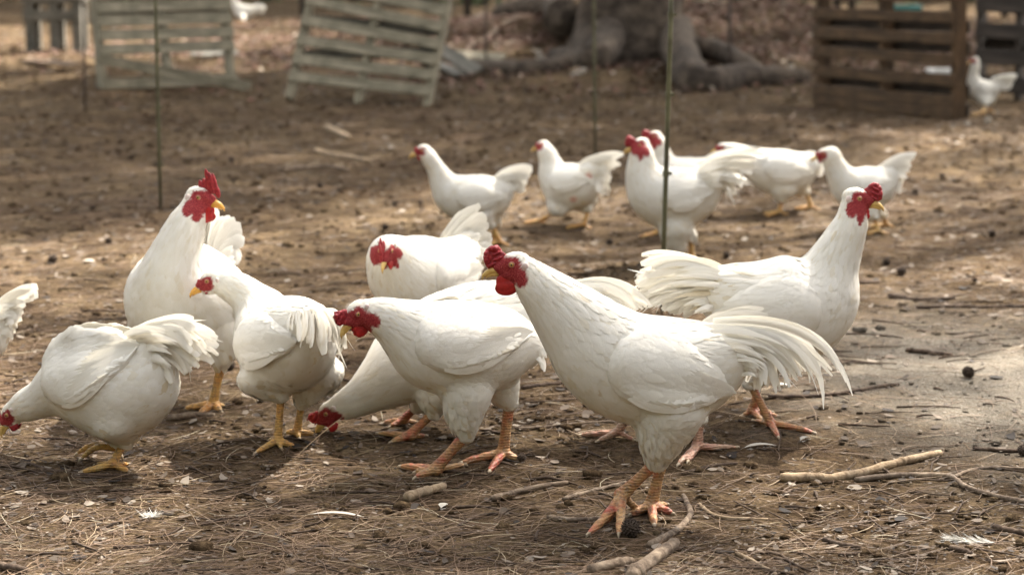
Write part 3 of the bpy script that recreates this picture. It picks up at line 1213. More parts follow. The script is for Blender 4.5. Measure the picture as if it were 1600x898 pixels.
# clods and scratchings, small enough that everything still stands on it
sm = np.zeros_like(GX)
for q in range(60):
    f = rng.uniform(40, 200)
    a = rng.uniform(0, 6.28)
    sm += (0.022 / f) * np.sin(f * (GX * math.cos(a) + GY * math.sin(a)) + rng.uniform(0, 6.28) + 1.5 * np.sin(3 * GX + a) + 1.5 * np.sin(2.3 * GY - a))
GZ = GZ + sm * 0.8 * nearw
V = np.stack([GX, GY, GZ], -1).reshape(-1, 3)
ii = np.arange(len(xs) * len(ys)).reshape(len(ys), len(xs))
F4 = np.stack([ii[:-1, :-1], ii[:-1, 1:], ii[1:, 1:], ii[1:, :-1]], -1).reshape(-1, 4)
g = link('ground', quick_mesh('ground', V, F4, [M['ground']]))
tag(g, kind='structure')


# ------------------------------------------------------------------ litter
def attr_mat(name, stops, rough=0.8, transl=0.0):
    m, n, b, out = mat(name)
    at = nn(n, 'ShaderNodeAttribute', attribute_name='tint')
    r = ramp(n, at.outputs['Fac'], stops)
    n.links.new(r.outputs[0], b.inputs['Base Color'])
    b.inputs['Roughness'].default_value = rough
    b.inputs['Specular IOR Level'].default_value = 0.3
    return m


M['needle'] = attr_mat('pine_needle', [(0.0, (0.053, 0.031, 0.020)), (0.35, (0.118, 0.070, 0.041)), (0.65, (0.195, 0.127, 0.077)), (0.88, (0.295, 0.223, 0.136)), (1.0, (0.366, 0.314, 0.223))], 0.6)
M['flake'] = attr_mat('leaf_flake', [(0.0, (0.018, 0.013, 0.011)), (0.35, (0.065, 0.047, 0.033)), (0.65, (0.149, 0.114, 0.086)), (0.9, (0.262, 0.223, 0.179)), (1.0, (0.381, 0.355, 0.314))], 0.8)


def field(n, near_bias=2.0, y0=2.9, y1=16):
    """points spread over the visible yard, denser near the lens"""
    y = y0 + (y1 - y0) * rng.random(n) ** near_bias
    x = rng.uniform(-1, 1, n) * (0.32 * y + 0.35)
    return x, y


def clump_weight(x, y, f, seed):
    r_ = np.random.default_rng(seed)
    s = np.zeros_like(x)
    for q in range(8):
        a = r_.uniform(0, 6.28)
        ff = f * r_.uniform(0.5, 2)
        s += np.sin(ff * (x * math.cos(a) + y * math.sin(a)) + r_.uniform(0, 6.28))
    return 1 / (1 + np.exp(-s * 0.9))


def needles(name, n, Lr, wr, bias, y1, tint_mu, lift, label):
    x, y = field(n, bias, 2.85, y1)
    wgt = clump_weight(x, y, 2.2, 3)
    sand = np.exp(-(((x - sc0.x) / 0.6) ** 2 + ((y - sc0.y) / 0.9) ** 2))
    keep = rng.random(n) < (0.25 + 0.75 * wgt) * (1 - 0.75 * sand)
    x, y = x[keep], y[keep]
    n = len(x)
    th = rng.normal(0, 0.75, n) + (rng.random(n) < 0.3) * rng.uniform(0, 3.14, n)
    L = rng.uniform(*Lr, n)
    Wd = rng.uniform(*wr, n) * (1 + 0.10 * np.maximum(0, y - 4))
    cur = rng.normal(0, 0.35, n)
    rows = 5
    t = np.linspace(-0.5, 0.5, rows)
    ang = th[:, None] + cur[:, None] * t[None] * 2
    dx = np.cos(ang) * L[:, None] / (rows - 1)
    dy = np.sin(ang) * L[:, None] / (rows - 1)
    X = x[:, None] + np.cumsum(dx, 1) - dx.sum(1, keepdims=True) / 2
    Y = y[:, None] + np.cumsum(dy, 1) - dy.sum(1, keepdims=True) / 2
    h0 = hgt(X, Y)
    slope = rng.normal(0, 0.035, n) * (rng.random(n) < 0.5)
    up = (rng.random(n) < 0.012) * rng.uniform(0.15, 0.6, n)
    Z = h0 + lift + rng.random(n)[:, None] * 0.004 + np.abs(slope[:, None]) * L[:, None] * (t[None] + 0.5) + up[:, None] * L[:, None] * (t[None] + 0.5)
    C = np.stack([X, Y, Z], -1)
    T = unit(np.gradient(C, axis=1))
    B = unit(np.cross(np.array([0, 0, 1.0]), T))
    B = unit(B + np.array([0, 0, 1.0]) * rng.normal(0, 0.5, (n, 1, 1)))
    w_ = Wd[:, None] * np.array([0.5, 1, 1, 1, 0.3])[None]
    Nn = unit(np.cross(T, B))
    lf, rt, md = C - B * w_[..., None], C + B * w_[..., None], C + Nn * w_[..., None] * 0.9
    Vv = np.stack([lf, md, rt], 2).reshape(-1, 3)
    base = np.arange(n)[:, None, None] * (rows * 3) + np.arange(rows - 1)[None, :, None] * 3 + np.arange(2)[None, None, :]
    Ff = np.stack([base, base + 1, base + 4, base + 3], -1).reshape(-1, 4)
    me = quick_mesh(name, Vv, Ff, [M['needle']], smooth=False)
    a = me.attributes.new('tint', 'FLOAT', 'POINT')
    a.data.foreach_set('value', np.repeat(np.clip(rng.normal(tint_mu, 0.24, n), 0, 1), rows * 3).astype(np.float32))
    tag(link(name, me), label, None, None, 'stuff')


sc0 = gp(1530, 585)
needles('pine_needles', 46000, (0.05, 0.15), (0.00045, 0.0009), 2.1, 13, 0.42, 0.0015, 'brown pine needles strewn over the dirt')


def flakes(name, n, Lr, bias, y1, mu, label, curl=0.25):
    x, y = field(n, bias, 2.85, y1)
    wgt = clump_weight(x, y, 2.6, 9)
    sand = np.exp(-(((x - sc0.x) / 0.6) ** 2 + ((y - sc0.y) / 0.9) ** 2))
    keep = rng.random(n) < (0.2 + 0.8 * wgt) * (1 - (0.4 if Lr[1] > 0.02 else -1.5) * sand)
    x, y = x[keep], y[keep]
    n = len(x)
    K = 6
    L = np.exp(rng.uniform(math.log(Lr[0]), math.log(Lr[1]), n)) * (1 + 0.05 * np.maximum(0, y - 4))
    asp = rng.uniform(0.3, 0.8, n)
    th = rng.uniform(0, 6.28, n)
    tilt = rng.normal(0, 0.18, (n, 2))
    an = np.arange(K) / K * 2 * math.pi
    rr = rng.uniform(0.55, 1.1, (n, K))
    lx = np.cos(an)[None] * rr * L[:, None] * 0.5
    ly = np.sin(an)[None] * rr * (L * asp)[:, None] * 0.5
    lz = (lx * tilt[:, :1] + ly * tilt[:, 1:]) + curl * (lx ** 2 + ly ** 2) / L[:, None] * rng.uniform(-0.3, 2.2, (n, 1))
    X = x[:, None] + lx * np.cos(th)[:, None] - ly * np.sin(th)[:, None]
    Y = y[:, None] + lx * np.sin(th)[:, None] + ly * np.cos(th)[:, None]
    Z = hgt(X, Y) + 0.002 + np.maximum(lz, -0.001) + rng.random((n, 1)) * 0.003
    ring = np.stack([X, Y, Z], -1)
    cen = ring.mean(1, keepdims=True) - np.array([0, 0, 1.0]) * (L * 0.03)[:, None, None]
    Vv = np.concatenate([cen, ring], 1).reshape(-1, 3)
    fs = []
    for q in range(K):
        fs.append(np.stack([np.arange(n) * (K + 1), np.arange(n) * (K + 1) + 1 + q, np.arange(n) * (K + 1) + 1 + (q + 1) % K], -1))
    Ff = np.stack(fs, 1).reshape(-1, 3)
    me = quick_mesh(name, Vv, Ff, [M['flake']], smooth=False)
    a = me.attributes.new('tint', 'FLOAT', 'POINT')
    a.data.foreach_set('value', np.repeat(np.clip(rng.normal(mu, 0.32, n), 0, 0.80), K + 1).astype(np.float32))
    tag(link(name, me), label, None, None, 'stuff')


flakes('leaf_litter', 38000, (0.009, 0.042), 1.25, 24, 0.46, 'crumbled brown leaves and bark scattered over the dirt')
flakes('wood_chip_debris', 45000, (0.004, 0.014), 1.5, 10, 0.50, 'tiny pale chips and grit on the dirt', 0.1)


def clods(n):
    """crumbs and small clods of dirt"""
    bm = bmesh.new()
    bmesh.ops.create_icosphere(bm, subdivisions=1, radius=1)
    bv = np.array([list(v.co) for v in bm.verts])
    bf = np.array([[v.index for v in f.verts] for f in bm.faces])
    bm.free()
    x, y = field(n, 1.35, 2.9, 20)
    w_ = clump_weight(x, y, 3.1, 17)
    sand = np.exp(-(((x - sc0.x) / 0.7) ** 2 + ((y - sc0.y) / 1.0) ** 2))
    keep = rng.random(n) < (0.25 + 0.75 * w_) * (1 - 0.9 * sand)
    x, y = x[keep], y[keep]
    n = len(x)
    r = np.exp(rng.normal(math.log(0.0048), 0.5, n)) * (1 + 0.07 * np.maximum(0, y - 4))
    r = np.minimum(r, 0.022)
    V = bv[None] * rng.uniform(0.6, 1.25, (n, len(bv), 1)) * r[:, None, None] * np.array([1.15, 1, 0.7])
    V = V + np.stack([x, y, hgt(x, y) + r * 0.25], -1)[:, None, :]
    F = (bf[None] + np.arange(n)[:, None, None] * len(bv)).reshape(-1, 3)
    tag(link('dirt_clods', quick_mesh('dirt_clods', V.reshape(-1, 3), F, [M['ground']], smooth=True)), 'crumbs and small clods of dry dirt over the yard', None, None, 'stuff')


clods(26000)


# upright tiny stems
def twig_debris(n):
    mb = MB()
    x, y = field(n, 1.4, 2.9, 14)
    for i in range(n):
        L = random.uniform(0.03, 0.16)
        a = random.gauss(0, 0.8)
        p = Vector((x[i], y[i], float(hgt(x[i], y[i])) + 0.003))
        pts = []
        for q in range(4):
            pts.append(p.copy())
            a += random.gauss(0, 0.25)
            p = p + Vector((math.cos(a), math.sin(a), 0)) * L / 3
            p.z = float(hgt(p.x, p.y)) + 0.004 + random.uniform(0, 0.003)
        r0 = random.uniform(0.001, 0.0035)
        mb.tube(pts, [r0, r0 * 0.95, r0 * 0.8, r0 * 0.5], n=5)
    tag(link('twig_litter', mb.mesh('twig_litter', [M['stick_dark']])), 'thin dry twig bits mixed in the needle litter', None, None, 'stuff')


def make_bark(name, stops, scale=60, bd=0.004):
    m, n, b, out = mat(name)
    c = obj_coord(n)
    x = noise_n(n, scale, 6, 0.65, c, 0.5)
    y = noise_n(n, scale * 0.22, 3, 0.5, c)
    r = ramp(n, x.outputs[0], stops)
    r2 = ramp(n, y.outputs[0], [(0.4, (0.72, 0.70, 0.68)), (0.65, (1.15, 1.1, 1.0))])
    col = mix(n, 0.8, r.outputs[0], r2.outputs[0], 'MULTIPLY')
    n.links.new(col, b.inputs['Base Color'])
    b.inputs['Roughness'].default_value = 0.9
    b.inputs['Specular IOR Level'].default_value = 0.2
    bump(n, x.outputs[0], 0.9, bd, b)
    return m


M['stick'] = make_bark('stick_bark', [(0.3, (0.07, 0.05, 0.04)), (0.5, (0.19, 0.145, 0.11)), (0.7, (0.34, 0.28, 0.22))])
M['stick_pale'] = make_bark('peeled_stick', [(0.3, (0.16, 0.11, 0.07)), (0.5, (0.33, 0.25, 0.17)), (0.7, (0.47, 0.38, 0.28))])
M['stick_dark'] = make_bark('dark_stick_bark', [(0.3, (0.03, 0.022, 0.018)), (0.5, (0.085, 0.06, 0.045)), (0.7, (0.17, 0.13, 0.10))])
twig_debris(1500)


def stick(label, pts, r, m='stick', group='sticks on the ground', name='stick', branch=None, mb=None):
    b = MB()

    def path(px, r, r2):
        P = [gp(u, v) for u, v in px]
        D, _ = catmull([list(p) for p in P], 6)
        s_ = pxm(P[0].y, px[0][1])
        rr = np.linspace(r, r2, len(D)) / s_
        pts3 = []
        for i, d in enumerate(D):
            z = float(hgt(d[0], d[1])) + rr[i] * 0.75
            pts3.append(Vector((d[0], d[1], z)) + Vector([random.gauss(0, 0.07) * rr[i] for _ in range(3)]))
        rads = [q * random.uniform(0.92, 1.08) for q in rr]
        rads = [rads[0] * 0.8] + rads[1:-1] + [rads[-1] * 0.75]
        b.tube(pts3, rads, n=10, wob=0.05)
        # a knot or a snapped side twig
        for q in range(random.choice([1, 2, 2])):
            i = random.randrange(2, len(D) - 2)
            b.ell(pts3[i], (Vector((1, 0, 0)) * rr[i] * 1.25, Vector((0, 1, 0)) * rr[i] * 1.15, Vector((0, 0, 1)) * rr[i] * 1.2), 0, 8, 6)
    path(pts, r, r * 0.78)
    for px, r_ in (branch or []):
        path(px, r_, r_ * 0.7)
    o = link(name, b.mesh(name, [M[m]]))
    return tag(o, label, name, group)


stick('thick peeled branch lying at the right of the foreground, pale and straight', [(1220, 752), (1300, 751), (1395, 729), (1470, 711)], 8, 'stick_pale', name='branch')
stick('forked grey branch running to the right edge below the peeled branch', [(1335, 753), (1400, 746), (1480, 747), (1515, 766), (1600, 787), (1640, 796)], 5, 'stick', name='branch', branch=[([(1488, 748), (1530, 734), (1600, 734), (1650, 736)], 3.5)])
stick('straight grey stick between the cockerel feet and the rooster feet', [(767, 783), (820, 769), (888, 757)], 5.5, 'stick')
stick('short thick broken stick chunk with cut end, left of the straight grey stick', [(635, 784), (662, 774), (695, 763)], 9, 'stick_pale')
stick('thin stick just left of the foreground rooster shank', [(880, 783), (930, 768), (978, 755)], 4, 'stick')
stick('stick ending under the foreground rooster front toe', [(855, 811), (905, 815), (955, 809)], 4.5, 'stick')
stick('curved hooked stick to the right of the foreground rooster feet', [(1012, 856), (1055, 833), (1078, 806), (1068, 776)], 6, 'stick')
stick('stub of thick grey branch at the bottom edge, left of the long one', [(922, 896), (988, 880)], 10, 'stick')
stick('thick grey branch running out of the bottom edge, below the hooked stick', [(985, 912), (1022, 880), (1056, 855)], 13, 'stick')
stick('thin dark stick right of the hidden hen foot', [(1065, 742), (1110, 730), (1152, 725)], 3.2, 'stick_dark')
stick('tan curved bark strip right of the hooked stick', [(1093, 790), (1120, 808), (1200, 813)], 3.5, 'stick_pale', name='bark_strip')
stick('long dark stick behind the foreground rooster tail tips', [(1200, 622), (1290, 620), (1404, 602)], 4.2, 'stick_dark')
stick('short dark stick behind the cockerel, left of the foreground rooster breast', [(815, 608), (850, 603), (882, 599)], 3.5, 'stick_dark')
stick('long thin stick lying between the cockerel and the foreground rooster legs', [(805, 672), (880, 666), (960, 659)], 3, 'stick')
stick('dark stick right of the right-facing rooster, further left of the pair', [(1388, 464), (1430, 470), (1492, 468)], 4.2, 'stick_dark')
stick('thin dark stick reaching the right edge behind the sand', [(1432, 482), (1520, 481), (1610, 479)], 3.2, 'stick_dark')
stick('short dark stick at the back of the pale sand patch', [(1415, 550), (1450, 553), (1488, 557)], 4.5, 'stick_dark')
stick('thin crooked twig above the bottom centre, left one', [(715, 823), (745, 808), (778, 803)], 3, 'stick_dark')
stick('long thin twig under the straight grey stick', [(705, 794), (760, 793), (815, 806)], 2.4, 'stick_dark')
stick('dark branch end in the bottom left corner', [(-30, 884), (5, 889), (44, 896)], 8, 'stick_dark')
stick('flat stick lying by the left rooster foot', [(262, 657), (300, 652), (334, 651)], 5.5, 'stick')
stick('dark stub at the right edge near the lower right corner', [(1552, 827), (1580, 833), (1625, 838)], 6, 'stick_dark')
stick('small dark stick at the right edge above the forked branch', [(1520, 703), (1560, 705), (1605, 706)], 3.5, 'stick_dark')
stick('short dark stick lying below the white feather at lower right', [(1484, 858), (1520, 868)], 5.5, 'stick_dark')
stick('short dark stick lying just right of the right-facing rooster breast', [(1332, 444), (1376, 443)], 4, 'stick_dark')
stick('broken dark stick pair in the lower right litter', [(1287, 845), (1310, 853), (1345, 858)], 5, 'stick_dark', branch=[([(1310, 868), (1370, 862)], 3)])
stick('thin pale stick crossing the lower right litter', [(1150, 866), (1180, 880), (1215, 900)], 3.6, 'stick_pale')
stick('long dark twig curving under the pecking hen at left', [(30, 720), (75, 735), (130, 742), (230, 742)], 2.6, 'stick_dark')
stick('pale flat strip of wood on the ground left of the far slender hen', [(492, 238), (530, 246), (580, 254)], 4, 'stick_pale', name='bark_strip')
stick('second pale strip of wood lying further left behind the first', [(510, 204), (530, 212), (545, 219)], 6, 'stick_pale', name='bark_strip')
stick('grey stick on the dirt above the left rooster', [(440, 268), (500, 262), (545, 268)], 3.5, 'stick')


# ------------------------------------------------------------------ seed cones
def cone_mesh(seed):
    r_ = random.Random(seed)
    b = MB()
    R0 = 1.0
    b.ell((0, 0, 0), (Vector((0, 0, 0.8)), Vector((0.8, 0, 0)), Vector((0, 0.8, 0))), 0, 16, 10)
    N = 110
    for i in range(N):
        z = 1 - 2 * (i + 0.5) / N
        a = i * 2.39996
        q = math.sqrt(max(0, 1 - z * z))
        d = Vector((q * math.cos(a), q * math.sin(a), z))
        u = d.cross(Vector((0, 0, 1))) if abs(d.z) < 0.95 else Vector((1, 0, 0))
        u.normalize()
        v = d.cross(u)
        b.ell(d * (0.84 + r_.uniform(-0.03, 0.03)), (d * r_.uniform(0.13, 0.20), u * 0.11, v * 0.06), 0, 6, 5)
    return b.mesh('seed_cone', [M['cone']])


M['cone'] = simple('cone_scales', [(0.35, (0.030, 0.022, 0.017)), (0.55, (0.085, 0.060, 0.045)), (0.75, (0.20, 0.15, 0.11))], 3.0, 0.85, 0.6, 0.03, 0.25)
cone_me = cone_mesh(3)


def cone(label, u, v, r, sq=0.9, name='seed_cone'):
    o = bpy.data.objects.new(name, cone_me)
    COL.objects.link(o)
    p = gp(u, v + r * 0.7)
    s_ = pxm(p.y, v) 
    rr = r / s_
    o.location = (p.x, p.y, p.z + rr * 0.8)
    o.scale = (rr, rr, rr * sq)
    o.rotation_euler = (random.uniform(-0.5, 0.5), random.uniform(-0.5, 0.5), random.uniform(0, 6))
    return tag(o, label, 'seed cone', 'dark seed cones on the ground')


cone('dark round seed cone touching the foreground rooster toes', 986, 825, 17)
cone('round brown seed cone alone on the pale sand patch', 1513, 582, 11)
cone('dark seed cone cut by the right edge above the forked branch', 1598, 704, 10)
cone('dark seed cone right of the right-facing rooster head', 1409, 424, 8)
cone('small dark seed cone just behind the cone right of the rooster head', 1385, 410, 6.5)
cone('dark seed cone near the right edge level with the rooster combs', 1550, 365, 6.5)
cone('dark seed cone on the dirt left of the tall left rooster', 83, 405, 8)
cone('dark seed cone between the left rooster wing and the cone at left', 170, 377, 6)
cone('dark seed cone directly behind the foreground rooster head', 953, 378, 6)
cone('dark seed cone at the left rooster leg, between it and the hen seen from behind', 358, 571, 10)
cone('dark seed cone beside the cockerel far foot', 815, 715, 8)
far_cones = [
    (145, 325, 'small dark seed cone halfway between the dark olive stake and the left edge'),
    (93, 246, 'small dark seed cone alone, leftmost on the dirt behind the left rooster'),
    (205, 247, 'small dark seed cone just left of the dark olive stake, further from it'),
    (243, 257, 'small dark seed cone touching the dark olive stake'),
    (362, 250, 'small dark seed cone behind and right of the left rooster comb, upper'),
    (365, 283, 'small dark seed cone directly beside the left rooster comb'),
    (500, 290, 'left one of two dark seed cones between the left rooster and the slender hen'),
    (530, 297, 'right one of two dark seed cones between the left rooster and the slender hen'),
    (602, 355, 'dark seed cone just above the head of the camera-facing chicken'),
    (617, 318, 'left one of two tiny dark seed cones in front of the slender hen breast'),
    (657, 317, 'right one of two tiny dark seed cones in front of the slender hen breast'),
    (823, 310, 'tiny dark seed cone between the slender hen and the running hen'),
    (1430, 300, 'dark seed cone just right of the last far-row hen'),
    (1472, 275, 'dark seed cone further right and back of the last far-row hen'),
    (1523, 438, 'dark brown seed cone at the right above the thin dark stick'),
    (1135, 398, 'small dark seed cone above the back of the right-facing rooster'),
    (575, 210, 'small dark seed cone left of the slender hen head'),
    (1300, 200, 'small dark seed cone on the dirt below the brown pallet corner'),
    (820, 140, 'small dark seed cone on bare dirt right of the plank ends'),
    (1240, 150, 'small dark seed cone left of the brown pallet foot')]
for u, v, lab in far_cones:
    cone(lab, u, v, 3.0 + (v / 160) * random.uniform(0.3, 1.4))


# ------------------------------------------------------------------ loose feathers
M['ground_down'] = attr_mat('dusty_down', [(0.0, (0.62, 0.60, 0.55)), (1.0, (0.50, 0.46, 0.40))], 0.8)
M['dull_feather'] = attr_mat('dull_feather', [(0.0, (0.42, 0.39, 0.34)), (0.5, (0.34, 0.31, 0.27)), (1.0, (0.25, 0.21, 0.17))], 0.8)


def loose_feather(label, u, v, ang, L, wdt, fluff, name='feather'):
    p = gp(u, v)
    bl = Blades()
    rows = 9
    t = np.linspace(0, 1, rows)
    d = np.array([math.cos(ang), math.sin(ang), 0])
    sd = np.array([-d[1], d[0], 0])
    if not fluff:
        C = np.array(p) + d * (t[:, None] - 0.5) * L + sd * (0.08 * L * np.sin(t * 3.1))[:, None]
        C[:, 2] = hgt(C[:, 0], C[:, 1]) + 0.005 + 0.006 * np.sin(t * 3.1)
        free_blades(bl, C[None], np.tile([0, 0, 1.0], (1, rows, 1)), np.array([wdt]), np.array([0.3]), prof=(0.06, 0.06, 0.5, 1, 1, 1, 0.9, 0.6, 0.1))
        nb = 20
    else:
        nb = 110 if fluff == 'down' else 240
    for q in range(nb):
        a = rng.uniform(0, 6.28) if fluff == 'down' else ang + rng.choice([-1, 1]) * rng.uniform(0.1, 0.8)
        l = L * rng.uniform(*((0.25, 0.55) if fluff == 'down' else (0.18, 0.34))) if fluff else wdt * rng.uniform(0.9, 1.5)
        base = np.array(p) + d * rng.uniform(-0.4, 0.4) * L * (0.5 if fluff == 'down' else 1)
        dd = np.array([math.cos(a), math.sin(a), (rng.uniform(0.0, 0.7) if fluff == 'down' else rng.uniform(0, 0.35)) if fluff else 0.05])
        tt = np.linspace(0, 1, 5)[:, None]
        C = base + dd * tt * l + rng.normal(0, 0.12, 3) * l * tt ** 2
        C[:, 2] = np.maximum(C[:, 2], hgt(C[:, 0], C[:, 1]) + 0.001) + 0.003
        free_blades(bl, C[None], np.array([[[rng.normal(), rng.normal(), 1.0]]]) * np.ones((1, 5, 1)), np.array([0.0007 if fluff else 0.0006]), np.array([0.15]), prof=(1, 1, 0.8, 0.5, 0.1))
    root_o = bl.build(name, None, (0, 0, 0), m='dull_feather' if not fluff else 'ground_down')
    return tag(root_o, label, 'feather', 'feathers dropped on the ground')


loose_feather('small tuft of white down lying on the dirt at lower left', 234, 810, 0.3, 0.05, 0, 'down')
loose_feather('ragged white feather on the litter in the lower right', 1520, 848, 2.9, 0.10, 0.006, 'side')
loose_feather('grey white quill feather lying flat below the broken stick chunk', 520, 810, -0.08, 0.125, 0.006, None)
loose_feather('pale feather lying under the right-facing rooster toes', 1258, 690, 0.9, 0.05, 0.006, None)
loose_feather('pale downy feather between the hidden hen and the right-facing rooster foot', 1185, 702, 0.35, 0.09, 0.008, None)
loose_feather('small translucent feather beside the broken stick chunk', 694, 795, 1.2, 0.035, 0.008, None)
loose_feather('small white feather on the dirt behind the long dark stick', 1222, 606, 0.1, 0.05, 0.010, None)
loose_feather('small white feather lying on the dirt beside the left rooster wing', 137, 411, 0.1, 0.05, 0.012, None)


# ------------------------------------------------------------------ stakes of the old fence line
M['stake'] = simple('stake_fibreglass', [(0.35, (0.055, 0.050, 0.028)), (0.6, (0.12, 0.115, 0.060)), (0.8, (0.17, 0.14, 0.085))], 14, 0.5, 0.2, 0.002, 0.4)
M['stake_dark'] = simple('dark_stake', [(0.35, (0.035, 0.025, 0.02)), (0.7, (0.09, 0.065, 0.05))], 14, 0.6, 0.2, 0.002, 0.4)


def stake(label, bu, bv, tu, r, m='stake', h=1.35):
    p = gp(bu, bv)
    q = pt(tu, 0, p.y)
    d = (q - p).normalized()
    s_ = pxm(p.y, bv)
    b = MB()
    b.tube([p - d * 0.05, p + d * 0.3, p + d * 0.8, p + d * h], [r / s_ * 0.8, r / s_, r / s_, r / s_], n=10)
    root_o = link('fence_stake', b.mesh('fence_stake', [M[m]], p), None, p)
    tag(root_o, label, 'stake', 'thin fence stakes stuck in the yard')
    # moulded clips that hold the netting strands
    for i in range(5):
        c = MB()
        z = p + d * (0.18 + 0.24 * i)
        c.tube([z, z + d * 0.016], [r / s_ * 1.35, r / s_ * 1.35], n=8)
        c.box(z + d * 0.008 + Vector((r / s_ * 1.5, 0, 0)), (Vector((r / s_ * 0.8, 0, 0)), Vector((0, r / s_ * 0.4, 0)), d * 0.004))
        link('clip', c.mesh('clip', [M[m]], p, False), root_o)


stake('tallest olive fence stake, nearest, in front of the fluffy tailed rooster', 1034, 486, 1049, 3.9)
stake('dark olive fence stake in front of the left grey pallet', 251, 326, 243, 2.8)
stake('thin fence stake behind the running hen', 930, 242, 928, 2.3)
stake('thin fence stake far back in front of the tree roots', 1141, 124, 1140, 2.3, 'stake_dark')
stake('faint fence stake at the left side of the left grey pallet', 133, 174, 130, 1.8, 'stake_dark')
stake('faint fence stake right of the tilted grey pallet', 760, 112, 759, 1.8, 'stake_dark')


# ------------------------------------------------------------------ pallets
def make_wood(name, a, b_, c_, sx=1.0):
    m, n, b, out = mat(name)
    c = obj_coord(n)
    mp = nn(n, 'ShaderNodeMapping')
    mp.inputs['Scale'].default_value = (3, 30, 30)
    n.links.new(c, mp.inputs[0])
    x = noise_n(n, 2.0, 6, 0.6, mp.outputs[0], 0.4)
    y = noise_n(n, 6, 4, 0.6, c)
    r = ramp(n, x.outputs[0], [(0.3, a), (0.5, b_), (0.72, c_)])
    r2 = ramp(n, y.outputs[0], [(0.38, (0.55, 0.55, 0.50)), (0.62, (1.1, 1.08, 1.05))])
    col = mix(n, 0.8, r.outputs[0], r2.outputs[0], 'MULTIPLY')
    n.links.new(col, b.inputs['Base Color'])
    b.inputs['Roughness'].default_value = 0.85
    bump(n, x.outputs[0], 0.6, 0.003, b)
    return m


M['grey_wood'] = make_wood('weathered_grey_wood', (0.127, 0.110, 0.077), (0.245, 0.216, 0.153), (0.363, 0.317, 0.234))
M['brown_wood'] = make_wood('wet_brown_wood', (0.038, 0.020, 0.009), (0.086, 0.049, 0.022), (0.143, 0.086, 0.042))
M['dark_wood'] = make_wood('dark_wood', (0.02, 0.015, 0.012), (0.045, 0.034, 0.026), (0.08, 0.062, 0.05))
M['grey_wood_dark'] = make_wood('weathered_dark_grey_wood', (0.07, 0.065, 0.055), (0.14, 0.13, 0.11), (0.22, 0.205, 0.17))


def board(name, a, b_, h, th, N, m, parent, org):
    """a plank from a to b, width h (perpendicular in the pallet's plane), thickness th along N"""
    a, b_ = Vector(a), Vector(b_)
    d = (b_ - a)
    L = d.length
    d.normalize()
    N = (N - d * N.dot(d)).normalized()
    u = N.cross(d)
    me = bpy.data.meshes.new(name)
    bm = bmesh.new()
    bmesh.ops.create_cube(bm, size=1)
    bmesh.ops.scale(bm, verts=bm.verts, vec=(L, th, h))
    bmesh.ops.subdivide_edges(bm, edges=[e for e in bm.edges if abs((e.verts[0].co - e.verts[1].co).x) > L * 0.5], cuts=6)
    for v in bm.verts:
        v.co.z += random.gauss(0, h * 0.03)
        v.co.y += 0.004 * math.sin(v.co.x * 5)
    bmesh.ops.bevel(bm, geom=[e for e in bm.edges], offset=0.002, segments=1, affect='EDGES')
    bm.to_mesh(me)
    bm.free()
    me.materials.append(m)
    o = link(name, me, parent)
    mt = Matrix((d, N, u)).transposed().to_4x4()
    mt.translation = (a + b_) / 2 - org
    o.matrix_local = mt
    return o


def pallet(label, BL, BR, TL, slats, m, strs=(0.02, 0.5, 0.98), depth=0.10, back=True, h=0.085, skip=(), ext=(0.0, 0.0), name='wooden_pallet', backm=None, bslats=None):
    """BL, BR, TL world corners of the front deck; slats: list of (v left, v right) fractions up the pallet"""
    org = (BL + BR) / 2
    root_o = bpy.data.objects.new(name, None)
    COL.objects.link(root_o)
    root_o.location = org
    X = BR - BL
    Z = TL - BL
    N = X.cross(Z).normalized()
    if N.y > 0:
        N = -N            # towards the camera
    for a, b_ in slats:
        board('slat', BL + Z * a, BR + Z * b_, h * random.uniform(0.93, 1.05), 0.018, N, m, root_o, org)
    for s_ in strs:
        p0 = BL + X * s_ - N * (depth / 2 + 0.012) - Z * ext[0]
        p1 = p0 + Z * (1.0 + ext[0] + ext[1])
        board('stringer', p0, p1, 0.04, depth, N, m, root_o, org)
    if back:
        for a, b_ in (bslats or slats[::2]):
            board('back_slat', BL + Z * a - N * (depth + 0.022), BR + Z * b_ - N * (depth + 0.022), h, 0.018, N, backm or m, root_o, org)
    tag(root_o, label, 'pallet')
    return root_o


# left grey pallet, standing nearly upright
bl = gp(162, 140)
br = gp(372, 135)
up = Vector((-0.10, 0.22, 1)).normalized()
TLp = bl + up * 1.12
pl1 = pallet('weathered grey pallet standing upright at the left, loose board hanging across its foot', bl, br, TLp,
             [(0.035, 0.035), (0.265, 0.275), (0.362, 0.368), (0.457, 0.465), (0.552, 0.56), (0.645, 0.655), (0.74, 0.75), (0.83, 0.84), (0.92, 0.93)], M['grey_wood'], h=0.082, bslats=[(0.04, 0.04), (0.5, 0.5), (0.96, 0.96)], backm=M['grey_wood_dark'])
lb = gp(392, 142, 0.03)
board('loose_slat', pt(152, 92, bl.y - 0.06), lb, 0.08, 0.018, Vector((0, -1, 0.1)), M['grey_wood'], pl1, (bl + br) / 2)

# tilted grey pallet
bl = gp(440, 158)
br = gp(668, 166)
bl2 = pt(449, 128, bl.y + 0.03)
br2 = pt(672, 146, br.y + 0.03)
tl = pt(487, -45, bl.y + 0.35)
pallet('weathered grey pallet leaning back and tilted down to the right, near the top centre left', bl2, br2, tl,
       [(0.05, 0.02), (0.21, 0.16), (0.38, 0.29), (0.56, 0.43), (0.74, 0.58), (0.9, 0.72), (1.05, 0.86)], M['grey_wood'], h=0.075, ext=(0.13, 0.0), bslats=[(0.3, 0.42), (0.62, 0.60), (0.9, 0.8)], backm=M['grey_wood_dark'])

